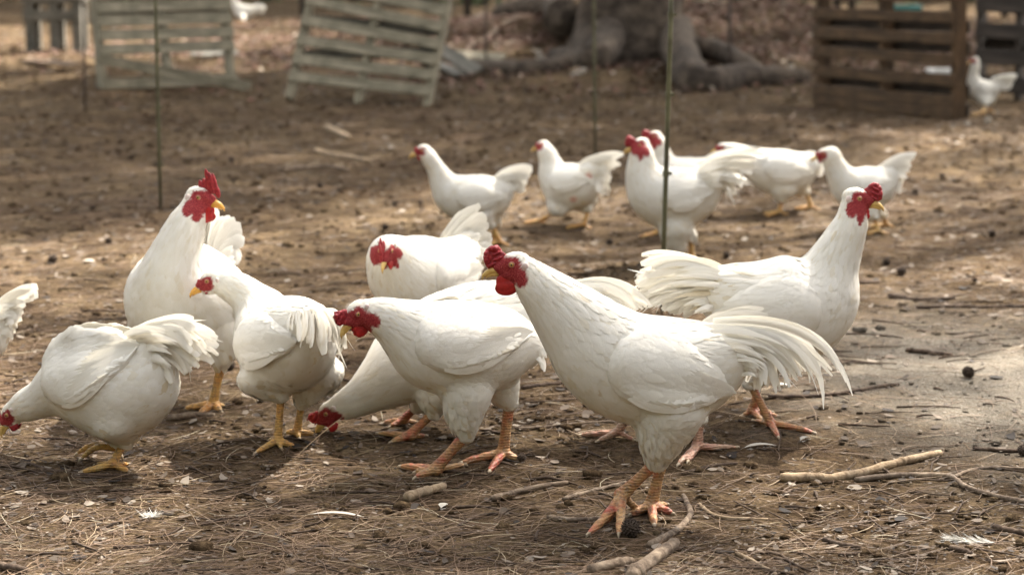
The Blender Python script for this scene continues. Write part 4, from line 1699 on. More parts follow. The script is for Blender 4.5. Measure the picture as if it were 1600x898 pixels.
# broken boards beside it
for lab, a, b_, mm in [('loose grey plank lying against the right side of the tilted pallet', (672, 66), (745, 122), 'grey_wood_dark'),
                       ('split pale plank end sticking out right of the tilted pallet', (700, 84), (786, 106), 'grey_wood')]:
    A_, B_ = gp(*a), gp(*b_)
    A_ = pt(a[0], a[1], gp(*b_).y + 0.3)
    B_.z += 0.05
    o = board('plank', A_, B_, 0.16, 0.022, Vector((0.1, -0.5, 1)), M[mm], None, Vector((0, 0, 0)))
    tag(o, lab, 'plank', 'broken boards by the tilted pallet')

# right brown pallet
bl = gp(1272, 166)
br = gp(1490, 188)
bl.z -= 0.01
br.z -= 0.01
tl = bl + Vector((-0.03, 0.05, 1.12))
sl = [(0.045 + 0.148 * i, 0.045 + 0.148 * i) for i in range(7)]
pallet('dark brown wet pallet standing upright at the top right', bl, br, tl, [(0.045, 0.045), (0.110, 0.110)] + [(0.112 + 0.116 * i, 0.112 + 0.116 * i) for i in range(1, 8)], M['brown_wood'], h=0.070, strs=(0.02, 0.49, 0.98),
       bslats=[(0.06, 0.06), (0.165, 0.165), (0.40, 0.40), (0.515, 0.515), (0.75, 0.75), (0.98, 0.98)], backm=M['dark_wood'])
# dark pallet fence behind at the right edge
bl = gp(1522, 150)
br = gp(1640, 160)
tl = bl + Vector((0, 0.1, 1.25))
pallet('black stained pallet at the right edge behind the distant hen', bl, br, tl, [(0.08 + 0.15 * i, 0.08 + 0.15 * i) for i in range(7)], M['dark_wood'], h=0.11, strs=(0.03, 0.55, 0.97), bslats=[(0.3, 0.3), (0.55, 0.55)], backm=M['dark_wood'])


# white crate and teal tub glimpsed through the brown pallet
def tub(label, u, v, w_, h, dpt, m, name, cat):
    p = gp(u, v)
    b = MB()
    X, Y, Z = Vector((1, 0, 0)), Vector((0, 1, 0)), Vector((0, 0, 1))
    t = 0.012
    b.box((0, 0, t), (X * w_ / 2 * 0.92, Y * dpt / 2 * 0.92, Z * t))
    for sx in (-1, 1):
        b.box((sx * (w_ / 2 - t), 0, h / 2), (X * t, Y * dpt / 2, Z * h / 2))
        b.box((0, sx * (dpt / 2 - t), h / 2 + 0.001), (X * (w_ / 2 - 2.1 * t), Y * t, Z * h / 2))
    o = link(name, b.mesh(name, [m], None, False), None, p)
    rim = MB()
    for sx in (-1, 1):
        rim.box((sx * w_ / 2, 0, h + 0.008), (X * 0.016, Y * (dpt / 2 + 0.016), Z * 0.010))
        rim.box((0, sx * dpt / 2, h + 0.009), (X * (w_ / 2 - 0.018), Y * 0.016, Z * 0.010))
    link('rim', rim.mesh('rim', [m], None, False), o)
    return tag(o, label, cat)


M['white_plastic'] = simple('white_plastic', [(0.35, (0.50, 0.49, 0.46)), (0.6, (0.74, 0.74, 0.72))], 5, 0.5, 0.05, 0.001)
M['teal'] = simple('teal_plastic', [(0.35, (0.06, 0.22, 0.20)), (0.7, (0.12, 0.34, 0.31))], 5, 0.45, 0.05, 0.001)
tub('low white plastic trough seen through the lower gap of the brown pallet', 1472, 150, 0.17, 0.17, 0.25, M['white_plastic'], 'feed_trough', 'trough')
tub('teal plastic tub seen through the top gap of the brown pallet', 1408, 45, 0.34, 0.27, 0.3, M['teal'], 'plastic_tub', 'tub')

# grey wooden trestle at the top left
p = gp(88, 78)
tr = bpy.data.objects.new('low_wooden_trestle', None)
COL.objects.link(tr)
tr.location = p
tag(tr, 'low dark grey wooden trestle standing at the top left corner', 'trestle')
X, Y, Z = Vector((1, 0, 0)), Vector((0, 1, 0)), Vector((0, 0, 1))


def tbox(name, c, s_, m):
    b = MB()
    b.box(c, (X * s_[0], Y * s_[1], Z * s_[2]))
    me = b.mesh(name, [m], None, False)
    bm = bmesh.new()
    bm.from_mesh(me)
    bmesh.ops.bevel(bm, geom=list(bm.edges), offset=0.006, segments=1, affect='EDGES')
    bm.to_mesh(me)
    bm.free()
    return link(name, me, tr)


tbox('top_board', (0, 0, 0.50), (0.30, 0.16, 0.04), M['grey_wood_dark'])
tbox('cross_board', (0, -0.14, 0.34), (0.28, 0.02, 0.05), M['grey_wood_dark'])
for lx in (-0.22, 0.02, 0.24):
    tbox('leg', (lx, -0.10, 0.22), (0.045, 0.05, 0.235), M['grey_wood_dark'])
    tbox('leg', (lx, 0.12, 0.22), (0.045, 0.04, 0.235), M['grey_wood_dark'])

# ------------------------------------------------------------------ the big tree and its roots
M['bark'] = make_bark('tree_bark', [(0.3, (0.028, 0.022, 0.017)), (0.5, (0.075, 0.058, 0.045)), (0.7, (0.17, 0.135, 0.105))], 9, 0.03)
M['crown'] = attr_mat('pine_foliage', [(0.0, (0.030, 0.050, 0.018)), (0.5, (0.055, 0.085, 0.030)), (1.0, (0.10, 0.12, 0.045))], 0.7)


def crown_mesh(cx, cy, cz, rx, ry, rz, nclump, leaf, per, seed):
    r_ = np.random.default_rng(seed)
    d = unit(r_.normal(0, 1, (nclump, 3))) * (r_.random(nclump) ** 0.4)[:, None]
    C = d * np.array([rx, ry, rz]) + np.array([cx, cy, cz])
    K = per
    cc = np.repeat(C, K, 0) + r_.normal(0, 0.30, (nclump * K, 3))
    n = len(cc)
    a = unit(r_.normal(0, 1, (n, 3)))
    b = unit(np.cross(a, r_.normal(0, 1, (n, 3))))
    l = leaf * r_.uniform(0.6, 1.3, n)
    w_ = l * r_.uniform(0.16, 0.35, n)
    V = np.stack([cc - a * l[:, None], cc + b * w_[:, None], cc + a * l[:, None], cc - b * w_[:, None]], 1).reshape(-1, 3)
    F = np.arange(n * 4).reshape(-1, 4)
    return V, F, np.repeat(r_.random(n), 4)


def tree(label, base, tr, H, lean, crown, seed, roots=(), name='pine_tree'):
    root_o = bpy.data.objects.new(name, None)
    COL.objects.link(root_o)
    root_o.location = base
    tag(root_o, label, 'tree', None)
    b = MB()
    P = [Vector((0, 0, -0.2)), Vector((0, 0, 0.05)), Vector((0, 0, 0.35)), Vector((lean[0] * 0.2, lean[1] * 0.2, H * 0.2)), Vector((lean[0] * 0.6, lean[1] * 0.6, H * 0.6)), Vector((*lean, H))]
    D, pr = catmull([[*p, r] for p, r in zip(P, [tr * 1.9, tr * 1.6, tr * 1.15, tr, tr * 0.75, tr * 0.2])], 5)
    b.tube([Vector(d[:3]) for d in D], [d[3] for d in D], n=20, wob=0.05)
    link('trunk', b.mesh('trunk', [M['bark']]), root_o)
    for pts, r0, r1 in roots:
        rb = MB()
        D, _ = catmull([[*(Vector(q) - base)] for q in pts], 6)
        nn_ = len(D)
        rb.tube([Vector(d) for d in D], [r0 + (r1 - r0) * (i / (nn_ - 1)) ** 0.7 for i in range(nn_)], n=12, wob=0.10)
        link('root', rb.mesh('root', [M['bark']]), root_o)
    cx, cy, cz, rx, ry, rz, ncl, leaf, per = crown
    # limbs
    r_ = random.Random(seed)
    for i in range(9):
        t = 0.55 + 0.4 * i / 8
        st_ = Vector((lean[0] * t, lean[1] * t, H * t))
        en = Vector((cx + r_.uniform(-0.8, 0.8) * rx, cy + r_.uniform(-0.8, 0.8) * ry, cz + r_.uniform(-0.5, 0.8) * rz))
        lb = MB()
        md = st_.lerp(en, 0.5) + Vector((0, 0, 0.4))
        D, _ = catmull([list(st_), list(md), list(en)], 5)
        lb.tube([Vector(d) for d in D], list(np.linspace(tr * 0.22, tr * 0.05, len(D))), n=7, wob=0.06)
        link('limb', lb.mesh('limb', [M['bark']]), root_o)
    V, F, T = crown_mesh(cx, cy, cz, rx, ry, rz, ncl, leaf, per, seed)
    me = quick_mesh('crown', V, F, [M['crown']], smooth=False)
    a = me.attributes.new('tint', 'FLOAT', 'POINT')
    a.data.foreach_set('value', T.astype(np.float32))
    link('crown', me, root_o)
    return root_o


tb = gp(985, 50)
TY = tb.y


def rg(u, v, z=0.0, Y=None):
    p = gp(u, v)
    p.z += z
    return p


tree('old broad tree at the top of the photo with thick roots spreading over the bank', tb, 0.42, 11, (0.3, 0.5), (0.5, 0, 10.5, 5.5, 4.8, 2.6, 420, 0.17, 40), 21,
     roots=[([tb + Vector((-0.35, -0.2, 0.15)), rg(905, 72, 0.06), rg(830, 72, 0.03), rg(715, 66, -0.05)], 0.18, 0.06),
            ([tb + Vector((0.1, -0.4, 0.15)), rg(985, 88, 0.06), rg(1010, 98, -0.05)], 0.17, 0.05),
            ([tb + Vector((-0.2, -0.4, 0.18)), rg(925, 86, 0.06), rg(868, 96, 0.0), rg(845, 104, -0.06)], 0.18, 0.05),
            ([tb + Vector((0.4, -0.1, 0.2)), rg(1085, 62, 0.08), rg(1165, 62, 0.06), rg(1262, 56, 0.0)], 0.17, 0.10),
            ([rg(1052, 92, 0.08), rg(1110, 96, 0.12), rg(1160, 102, 0.10), rg(1198, 110, -0.02)], 0.10, 0.08),
            ([tb + Vector((-0.6, 0.2, 0.3)), rg(860, 48, 0.12), rg(780, 42, 0.06)], 0.20, 0.10)], name='old_tree')

# pines standing outside the frame whose crowns shade the yard
tree('tall pine outside the right of the frame shading the yard', Vector((6.6, 12.5, 0)), 0.22, 10, (-0.4, 0.2), (-2.2, 0.3, 9.2, 3.6, 4.2, 1.8, 105, 0.13, 36), 31)
tree('tall pine outside the right of the frame nearer the camera', Vector((5.6, 7.4, 0)), 0.20, 9.2, (-0.2, 0.3), (-1.2, 0.8, 8.6, 2.6, 3.2, 1.5, 112, 0.12, 36), 33)
tree('tall pine outside the left of the frame shading the pallets', Vector((-6.5, 18.5, 0)), 0.24, 11, (0.5, 0.2), (2.5, 2.2, 10.0, 4.2, 3.6, 1.9, 260, 0.14, 36), 35)

tree('unseen tall pine added outside the right of the frame to shade the right rear', Vector((9.5, 19.5, 0)), 0.24, 11, (-0.5, 0.2), (-2.6, 0.3, 10.0, 4.6, 4.6, 2.0, 300, 0.15, 38), 37)  # unseen pine added so its crown shades the right rear ground

for lab, bx, by, cxx, H_ in [('unseen tall pine added far behind the right side to shade the yard', 11.5, 25, -4.0, 12), ('unseen tall pine added at the far right corner to shade the back', 13, 32, -4.5, 13),
                             ('unseen tall pine added for shade beyond the wire fence, right of centre', 2.5, 38, 0.5, 14), ('unseen tall pine added for shade beyond the wire fence, at left', -6, 38.5, 1.0, 14), ('unseen tall pine added for shade at left behind the grey pallets', -9.5, 27, 4.0, 12)]:
    tree(lab, Vector((bx, by, 0)), 0.26, H_, (0.2, -0.2), (cxx, -1.5, H_ - 0.6, 5.8, 5.0, 2.2, 400, 0.17, 36), int(bx * 10) % 97)  # unseen pines added so their crowns darken the far ground

# pale rocks and lumps on the bank
M['rock'] = simple('pale_rock', [(0.3, (0.16, 0.13, 0.10)), (0.6, (0.36, 0.31, 0.25))], 12, 0.9, 0.6, 0.02)
M['rock_dark'] = simple('mossy_rock', [(0.3, (0.07, 0.075, 0.045)), (0.6, (0.17, 0.16, 0.11))], 12, 0.9, 0.6, 0.02)


def rock(label, u, v, rx, rz, m='rock', tilt=0):
    p = gp(u, v)
    s_ = pxm(p.y, v)
    bm = bmesh.new()
    bmesh.ops.create_icosphere(bm, subdivisions=3, radius=1)
    off = Vector((u, v, 0)) * 0.37
    for w__ in bm.verts:
        n_ = noise.noise(w__.co * 1.4 + off) * 0.45 + noise.noise(w__.co * 4 + off) * 0.12
        w__.co = w__.co * (1 + n_)
        w__.co.x *= rx / s_
        w__.co.y *= rx / s_ * 0.8
        w__.co.z *= rz / s_
    me = bpy.data.meshes.new('rock')
    bm.to_mesh(me)
    bm.free()
    me.materials.append(M[m])
    me.polygons.foreach_set('use_smooth', [True] * len(me.polygons))
    o = link('rock', me, None, p + Vector((0, 0, rz / s_ * 0.45)))
    o.rotation_euler = (0, R(tilt), 0)
    return tag(o, label, 'rock', 'rocks on the bank by the roots')


rock('pale rock lying against the left root of the old tree', 848, 58, 9, 10)
rock('tall pale rock leaning on the trunk foot of the old tree', 892, 50, 9, 15, tilt=-20)
rock('small pale stone higher on the trunk foot', 917, 24, 7, 8)
rock('long pale stone below the left root', 902, 74, 14, 5, tilt=-25)
rock('upright pale stub below the left root, left of the far stake', 843, 104, 7, 16, 'rock')
rock('mossy square stone at the foot of the far stake', 1152, 122, 16, 11, 'rock_dark')
rock('pale rounded stone left of the brown pallet, upper', 1256, 78, 12, 8)
rock('dull stone left of the brown pallet, lower', 1236, 122, 9, 14, 'rock')
rock('small stone between the mossy stone and the brown pallet', 1192, 124, 9, 9, 'rock')
rock('rounded pale pebble on the dirt below the distant hen', 1543, 192, 6, 7)
rock('small white pebble on the dirt right of the brown pallet foot', 1512, 196, 5, 4)
rock('mossy stone at the foot of the far stake, left one', 1123, 112, 8, 14, 'rock_dark')

# fallen branches and boards tangled among the roots
for lab, pts_, r_s, m_ in [
    ('fallen grey branch across the left root of the old tree', [(700, 72), (770, 60), (845, 44)], 5, 'stick'),
    ('thick fallen branch in front of the trunk, left part', [(868, 102), (930, 95), (1005, 104)], 5, 'stick_dark'),
    ('short pale branch stub on the bank between the stake and the trunk', [(893, 66), (908, 78), (916, 92)], 4, 'stick_pale'),
    ('crooked branch lying below the right root', [(1045, 118), (1095, 112), (1135, 126)], 5, 'stick'),
    ('long fallen branch behind the planks, left of the trunk', [(735, 38), (800, 30), (868, 16)], 6, 'stick_dark'),
    ('pale broken branch on the dirt in front of the left root', [(775, 92), (812, 100), (842, 96)], 3.5, 'stick_pale'),
    ('fallen branch to the right of the trunk, up the bank', [(1090, 40), (1150, 30), (1235, 38)], 5, 'stick'),
    ('dark branch on the ground between the two grey pallets', [(385, 88), (420, 84), (450, 96)], 4, 'stick_dark')]:
    stick(lab, pts_, r_s, m_, 'fallen branches among the roots', 'fallen_branch')
for lab, a, b_, mm, w__ in [('grey plank lying flat behind the split plank end', (640, 60), (720, 78), 'grey_wood_dark', 0.10),
                            ('weathered board lying on the dirt behind the left grey pallet', (300, 104), (372, 92), 'grey_wood_dark', 0.10),
                            ('dull brown board on the ground below the trestle', (40, 100), (120, 112), 'brown_wood', 0.12)]:
    A_, B_ = gp(*a, 0.03), gp(*b_, 0.05)
    o = board('plank', A_, B_, w__, 0.02, Vector((0.05, -0.35, 1)), M[mm], None, Vector((0, 0, 0)))
    tag(o, lab, 'plank', 'old boards lying about')

# ------------------------------------------------------------------ wire fence far behind
M['wire'] = simple('wire', [(0.3, (0.10, 0.10, 0.09)), (0.7, (0.22, 0.22, 0.20))], 20, 0.5, 0, 0, 0.5)
FY = 26.0
fr_ = bpy.data.objects.new('wire_fence', None)
COL.objects.link(fr_)
fr_.location = (3.5, FY, 0)
tag(fr_, 'wire mesh fence on thin posts along the back of the yard', 'fence')
b = MB()
z0 = float(hgt(3.5, FY))
for i in range(0, 13):
    z = z0 + 0.05 + 0.10 * i
    b.tube([(-12, 0, z), (12, 0, z)], 0.003, n=4)
for i in range(0, 240):
    x = -12 + 0.1 * i
    b.tube([(x, 0.004, z0), (x, 0.004, z0 + 1.3)], 0.002, n=4)
link('wire_mesh', b.mesh('wire_mesh', [M['wire']]), fr_)
for x in (-11, -8.6, -6.3, -4.1, -1.9, 0.0, 0.85, 1.05, 3.1, 5.2, 7.4, 9.6):
    pb = MB()
    pb.tube([(x, -0.03, z0 - 0.2), (x, -0.03, z0 + 1.5)], [0.05, 0.045], n=10, wob=0.04)
    link('post', pb.mesh('post', [M['dark_wood']]), fr_)

# foliage bank beyond the fence, raised tall to shade the far ground
def far_shade_foliage():
    r_ = np.random.default_rng(77)
    n = 26000
    x = r_.uniform(-26, 26, n)
    y = r_.uniform(33, 40, n)
    z = r_.random(n) ** 1.3 * (9.0 + 1.2 * np.sin(x * 0.7) + 0.8 * np.sin(x * 1.9 + 1))
    cc = np.stack([x, y, z], -1)
    a = unit(r_.normal(0, 1, (n, 3)))
    bb = unit(np.cross(a, r_.normal(0, 1, (n, 3))))
    l = 0.22 * r_.uniform(0.6, 1.3, n)
    V = np.stack([cc - a * l[:, None], cc + bb * l[:, None] * 0.5, cc + a * l[:, None], cc - bb * l[:, None] * 0.5], 1).reshape(-1, 3)
    me = quick_mesh('shade_foliage', V, np.arange(n * 4).reshape(-1, 4), [M['crown']], smooth=False)
    at_ = me.attributes.new('tint', 'FLOAT', 'POINT')
    at_.data.foreach_set('value', np.repeat(r_.random(n), 4).astype(np.float32))
    tag(link('shade_foliage', me), 'dull green foliage beyond the wire fence, raised tall to shade the far ground', None, None, 'stuff')


far_shade_foliage()


def leaf_screen_behind():
    """unseen leaf wall added behind and beside the camera to block low skylight"""
    r_ = np.random.default_rng(99)
    n = 30000
    th = r_.uniform(R(150), R(390), n)
    rad = r_.uniform(13, 18, n)
    x, y = rad * np.cos(th), 4 + rad * np.sin(th)
    z = r_.random(n) ** 0.9 * (8.5 + 1.5 * np.sin(th * 5))
    cc = np.stack([x, y, z], -1)
    a = unit(r_.normal(0, 1, (n, 3)))
    bb = unit(np.cross(a, r_.normal(0, 1, (n, 3))))
    l = 0.38 * r_.uniform(0.6, 1.3, n)
    V = np.stack([cc - a * l[:, None], cc + bb * l[:, None] * 0.45, cc + a * l[:, None], cc - bb * l[:, None] * 0.45], 1).reshape(-1, 3)
    me = quick_mesh('leaf_screen', V, np.arange(n * 4).reshape(-1, 4), [M['crown']], smooth=False)
    at_ = me.attributes.new('tint', 'FLOAT', 'POINT')
    at_.data.foreach_set('value', np.repeat(r_.random(n), 4).astype(np.float32))
    tag(link('leaf_screen', me), 'unseen wall of leaves added behind the camera to dim the low sky', None, None, 'stuff')


leaf_screen_behind()  # added leaf wall that cuts the sky fill from behind the camera

# leaves drifted among the roots
def leaf_drift():
    r_ = np.random.default_rng(41)
    n = 22000
    x = r_.normal(1.6, 3.0, n)
    y = r_.normal(19.6, 2.4, n)
    th = r_.uniform(0, 6.28, n)
    l = r_.uniform(0.015, 0.04, n)
    t = r_.normal(0, 0.35, (n, 2))
    c = np.stack([x, y, hgt(x, y) + 0.02 + r_.random(n) * 0.03], -1)
    a = unit(np.stack([np.cos(th), np.sin(th), t[:, 0]], -1)) * l[:, None]
    b_ = unit(np.stack([-np.sin(th), np.cos(th), t[:, 1]], -1)) * l[:, None] * 0.6
    V = np.stack([c - a, c + b_, c + a, c - b_], 1).reshape(-1, 3)
    me = quick_mesh('leaf_drift', V, np.arange(n * 4).reshape(-1, 4), [M['drift']], smooth=False)
    at_ = me.attributes.new('tint', 'FLOAT', 'POINT')
    at_.data.foreach_set('value', np.repeat(np.clip(r_.normal(0.45, 0.25, n), 0, 1), 4).astype(np.float32))
    tag(link('leaf_drift', me), 'rusty brown fallen leaves drifted among the tree roots', None, None, 'stuff')


M['drift'] = attr_mat('rusty_leaf', [(0.0, (0.035, 0.020, 0.014)), (0.45, (0.12, 0.055, 0.035)), (0.75, (0.18, 0.10, 0.07)), (1.0, (0.32, 0.26, 0.20))], 0.8)
leaf_drift()
# ------------------------------------------------------------------ the flock
chicken('large white rooster with drooping tail striding left in the foreground, nearest bird', 'rooster', 180,
        [(1150, 540, 34, 30), (1114, 562, 64, 52), (1058, 578, 84, 72), (990, 576, 87, 76), (940, 548, 80, 70), (905, 512, 66, 56), (868, 474, 50, 42), (838, 444, 37, 30)],
        dict(eye=(798, 411), pitch=2, yaw=178),
        [dict(r=(0.067, 0.018), hip=(1050, 622), hock=(1025, 722), ank=(972, 772), ft=(965, 808), toes=[(920, 836), (967, 836), (940, 822)], hal=(1008, 800), side=1, rs=1.25),
         dict(r=(0.060, 0.017), hip=(1035, 615), hock=(1036, 712), ank=(1018, 788), ft=(1018, 800), toes=[(985, 806), (1022, 822), (1050, 804)], hal=(1042, 790), side=-1, rs=1.25)],
        dict(b=[(1078, 512), (1150, 582)], c=[(1222, 487), (1190, 550)], t=[(1296, 582), (1175, 604)], n=26, w=0.0095, sp=0.045, cov=50, fray=7,
             sickles=[((1115, 503), (1294, 486), (1328, 612), 0.0085), ((1120, 510), (1288, 500), (1283, 633), 0.0085), ((1120, 515), (1262, 500), (1262, 592), 0.008), ((1115, 525), (1235, 505), (1222, 600), 0.0075), ((1115, 500), (1268, 488), (1306, 575), 0.0065)]),
        wing=((948, 548), (1142, 604), 60), legmat='leg_red', feathers=6500, comb=dict(k=1.05, w=1.05))

chicken('white cockerel hunched forward on thick reddish legs, just left of the foreground rooster', 'rooster', 192,
        [(815, 540, 40, 38), (780, 540, 64, 58), (728, 544, 74, 72), (678, 538, 72, 66), (642, 518, 56, 50), (610, 500, 38, 34), (588, 492, 30, 26)],
        dict(eye=(553, 489), pitch=34, yaw=206, k=0.92),
        [dict(hip=(725, 600), hock=(727, 680), ank=(680, 733), ft=(675, 742), toes=[(627, 731), (650, 748), (650, 740)], hal=(725, 728), side=1, rs=1.32),
         dict(hip=(780, 580), hock=(796, 630), ank=(786, 706), ft=(784, 718), toes=[(722, 725), (765, 738), (808, 720)], hal=(800, 712), side=-1, rs=1.32)],
        dict(b=[(815, 510), (830, 555)], c=[(835, 515), (845, 550)], t=[(846, 540), (848, 575)], n=12, w=0.012, sp=0.04, cov=20),
        wing=((640, 528), (822, 512), 50), legmat='leg_red', k=0.95, comb=dict(k=0.8, w=0.85), feathers=5800)

chicken('white rooster with upright neck and red comb facing right, behind the foreground rooster tail', 'rooster', 3,
        [(1105, 448, 32, 28), (1140, 462, 54, 46), (1190, 480, 78, 66), (1240, 482, 86, 72), (1278, 462, 70, 60), (1298, 420, 46, 40), (1317, 378, 35, 29), (1330, 348, 28, 23)],
        dict(eye=(1343, 308), pitch=2, yaw=-4),
        [dict(hip=(1190, 545), hock=(1172, 598), ank=(1204, 660), ft=(1206, 668), toes=[(1270, 677), (1216, 684), (1240, 668)], hal=(1178, 658), side=-1),
         dict(hip=(1200, 530), hock=(1188, 590), ank=(1176, 640), ft=(1178, 650), toes=[(1215, 652), (1190, 658), (1205, 645)], hal=(1160, 650), side=1)],
        dict(b=[(1130, 422), (1125, 440), (1118, 460), (1112, 480)], c=[(1060, 388), (1045, 418), (1055, 450), (1085, 472)], t=[(1010, 402), (984, 438), (1005, 470), (1066, 490)], n=26, w=0.015, sp=0.06, cov=44, fray=20, twist=0.3, prof=(0.35, 0.7, 0.95, 1, 1, 1, 0.9, 0.45)),
        wing=((1270, 470), (1108, 486), 50), legmat='leg_red', stain=0.45, comb=dict(k=1.0, w=0.75), feathers=5200)

chicken('white rooster standing tall at left with bright red comb, its head turned to the right', 'rooster', -112,
        [(338, 440, 38, 34, 0.20), (322, 452, 66, 58, 0.13), (300, 465, 86, 84, 0.05), (280, 462, 88, 90, -0.02), (270, 435, 62, 60, -0.07), (276, 395, 43, 41, -0.08), (290, 356, 32, 33, -0.075), (300, 334, 26, 26, -0.07)],
        dict(eye=(316, 306), pitch=4, yaw=-14, dy=-0.07),
        [dict(hip=(330, 510), hock=(345, 572), ank=(333, 630), ft=(330, 640), toes=[(290, 640), (345, 644), (312, 648)], hal=(350, 636), side=1, rs=1.25),
         dict(hip=(255, 510), hock=(262, 580), ank=(255, 630), ft=(255, 640), side=-1)],
        dict(b=[(322, 405), (335, 415), (345, 430)], c=[(332, 352), (350, 362), (360, 392)], t=[(346, 330), (371, 360), (364, 415)], dy=(0.18, 0.22, 0.26), n=16, w=0.030, sp=0.02, cov=24, cw=0.011, twist=0.08, prof=(0.35, 0.7, 0.95, 1, 1, 1, 0.95, 0.6)),
        comb=dict(type='blade', w=1.05), legmat='leg_yellow', feathers=4600, beakmat='orange_beak', wb_=0.014)

chicken('white hen seen from behind on bright yellow legs, neck stretched left, folded tail', 'hen', 132,
        [(488, 508, 40, 36, -0.12), (470, 525, 66, 60, -0.075), (446, 538, 76, 76, 0.0), (425, 520, 62, 64, 0.07), (408, 488, 44, 44, 0.11), (385, 461, 31, 28, 0.125), (362, 447, 27, 24, 0.13)],
        dict(eye=(325, 438), pitch=16, yaw=176, k=0.92, dy=0.12),
        [dict(hip=(428, 575), hock=(439, 618), ank=(434, 686), ft=(432, 696), toes=[(400, 709), (420, 690), (461, 700)], hal=(440, 702), side=1, hdy=0, spread=1.1),
         dict(hip=(478, 575), hock=(472, 628), ank=(464, 674), ft=(463, 681), toes=[(448, 678), (470, 672), (490, 680)], hal=(468, 686), side=-1, hdy=0, spread=1.1)],
        dict(b=[(470, 490), (500, 495)], c=[(482, 490), (515, 488)], t=[(487, 530), (522, 548)], dy=(-0.14, -0.22, -0.25), n=10, w=0.022, sp=0.05, cov=34, cw=0.012, twist=0.15, fray=3, prof=(0.5, 0.8, 1, 1, 1, 1, 0.9, 0.4)),
        comb=dict(k=0.22, w=0.25), legmat='leg_yellow', feathers=4200, beakmat='orange_beak')

chicken('white hen bending down to peck at the left edge of the photo, tail raised', 'hen', 162,
        [(238, 548, 34, 32), (222, 590, 66, 56), (182, 608, 78, 70), (135, 602, 68, 62), (98, 606, 50, 44), (66, 622, 32, 28), (40, 634, 27, 22)],
        dict(eye=(14, 646), pitch=44, yaw=172, k=0.9),
        [dict(hip=(170, 650), hock=(193, 692), ank=(176, 724), ft=(174, 734), toes=[(128, 739), (150, 728), (201, 738)], hal=(200, 726), side=-1, r=(0.056, 0.017)),
         dict(hip=(190, 640), hock=(205, 680), ank=(175, 697), ft=(172, 722), toes=[(122, 716), (128, 724), (140, 712)], hal=(190, 720), side=1, raised=0.012)],
        dict(b=[(205, 518), (218, 526), (230, 545), (236, 562)], c=[(262, 494), (286, 500), (286, 530), (262, 558)], t=[(302, 500), (336, 540), (318, 574), (284, 588)], n=20, w=0.015, sp=0.045, cov=34, cw=0.010, fray=10, twist=0.25, prof=(0.35, 0.7, 0.95, 1, 1, 1, 0.9, 0.45)),
        wing=((85, 590), (228, 535), 58), comb=dict(k=0.5, w=0.6), legmat='leg_yellow', feathers=4600, bare=[(228, 576, 8)])

chicken('white hen mostly out of the photo at the left edge, only its tail shows', 'hen', 180,
        [(-8, 505, 30, 26), (-30, 520, 50, 45), (-65, 528, 62, 55), (-105, 520, 52, 46), (-130, 490, 34, 30), (-148, 460, 24, 20)],
        dict(eye=(-165, 430), pitch=5, yaw=180, k=0.85),
        [dict(hip=(-70, 560), hock=(-70, 600), ft=(-75, 640), side=1), dict(hip=(-60, 560), hock=(-55, 600), ft=(-55, 632), side=-1)],
        dict(b=[(-10, 485), (-5, 530)], c=[(20, 455), (10, 500)], t=[(60, 448), (8, 532)], n=16, w=0.020, sp=0.04, prof=(0.35, 0.7, 0.95, 1, 1, 1, 0.95, 0.6)),
        comb=dict(k=0.4), near=True, feathers=2400)

chicken('white rooster pecking with its red face at the ground, body behind the hunched cockerel', 'rooster', 180,
        [(880, 468, 30, 26), (830, 490, 52, 46), (765, 510, 74, 66), (700, 535, 80, 70), (645, 562, 70, 60), (604, 592, 50, 42), (570, 616, 34, 28), (545, 630, 27, 22)],
        dict(eye=(509, 645), pitch=42, yaw=180, k=0.92),
        [dict(hip=(690, 600), hock=(676, 645), ank=(640, 680), ft=(636, 688), toes=[(592, 679), (612, 692), (625, 684)], hal=(664, 682), side=1, rs=1.1),
         dict(hip=(690, 590), hock=(652, 634), ank=(630, 656), ft=(630, 664), toes=[(600, 662), (610, 668), (620, 660)], hal=(650, 660), side=-1, rs=1.0)],
        dict(b=[(870, 455), (890, 485)], c=[(955, 415), (930, 455)], t=[(1014, 478), (965, 490)], n=20, w=0.016, sp=0.04, fray=10),
        comb=dict(k=0.6, w=0.6), legmat='leg_red', feathers=4200)

chicken('white chicken facing the camera with lowered head and pointed raised tail, mid yard', 'rooster', -130,
        [(722, 400, 36, 32, 0.13), (695, 424, 54, 50, 0.08), (662, 434, 66, 60, 0.02), (632, 428, 62, 56, -0.05), (612, 408, 46, 42, -0.11), (606, 394, 30, 30, -0.15)],
        dict(eye=(603, 392), pitch=38, yaw=-108, k=0.9, dy=-0.20),
        [dict(hip=(650, 480), hock=(645, 540), ft=(640, 592), side=1, hdy=0), dict(hip=(690, 480), hock=(690, 540), ft=(690, 585), side=-1, hdy=0)],
        dict(b=[(692, 380), (708, 388), (730, 408)], c=[(710, 352), (732, 352), (752, 378)], t=[(739, 322), (756, 345), (764, 396)], dy=(0.12, 0.16, 0.20), n=22, w=0.026, sp=0.03, cov=34, cw=0.011, twist=0.1, prof=(0.35, 0.7, 0.95, 1, 1, 1, 0.9, 0.5)),
        comb=dict(type='blade', k=0.9, w=0.8), feathers=4200)

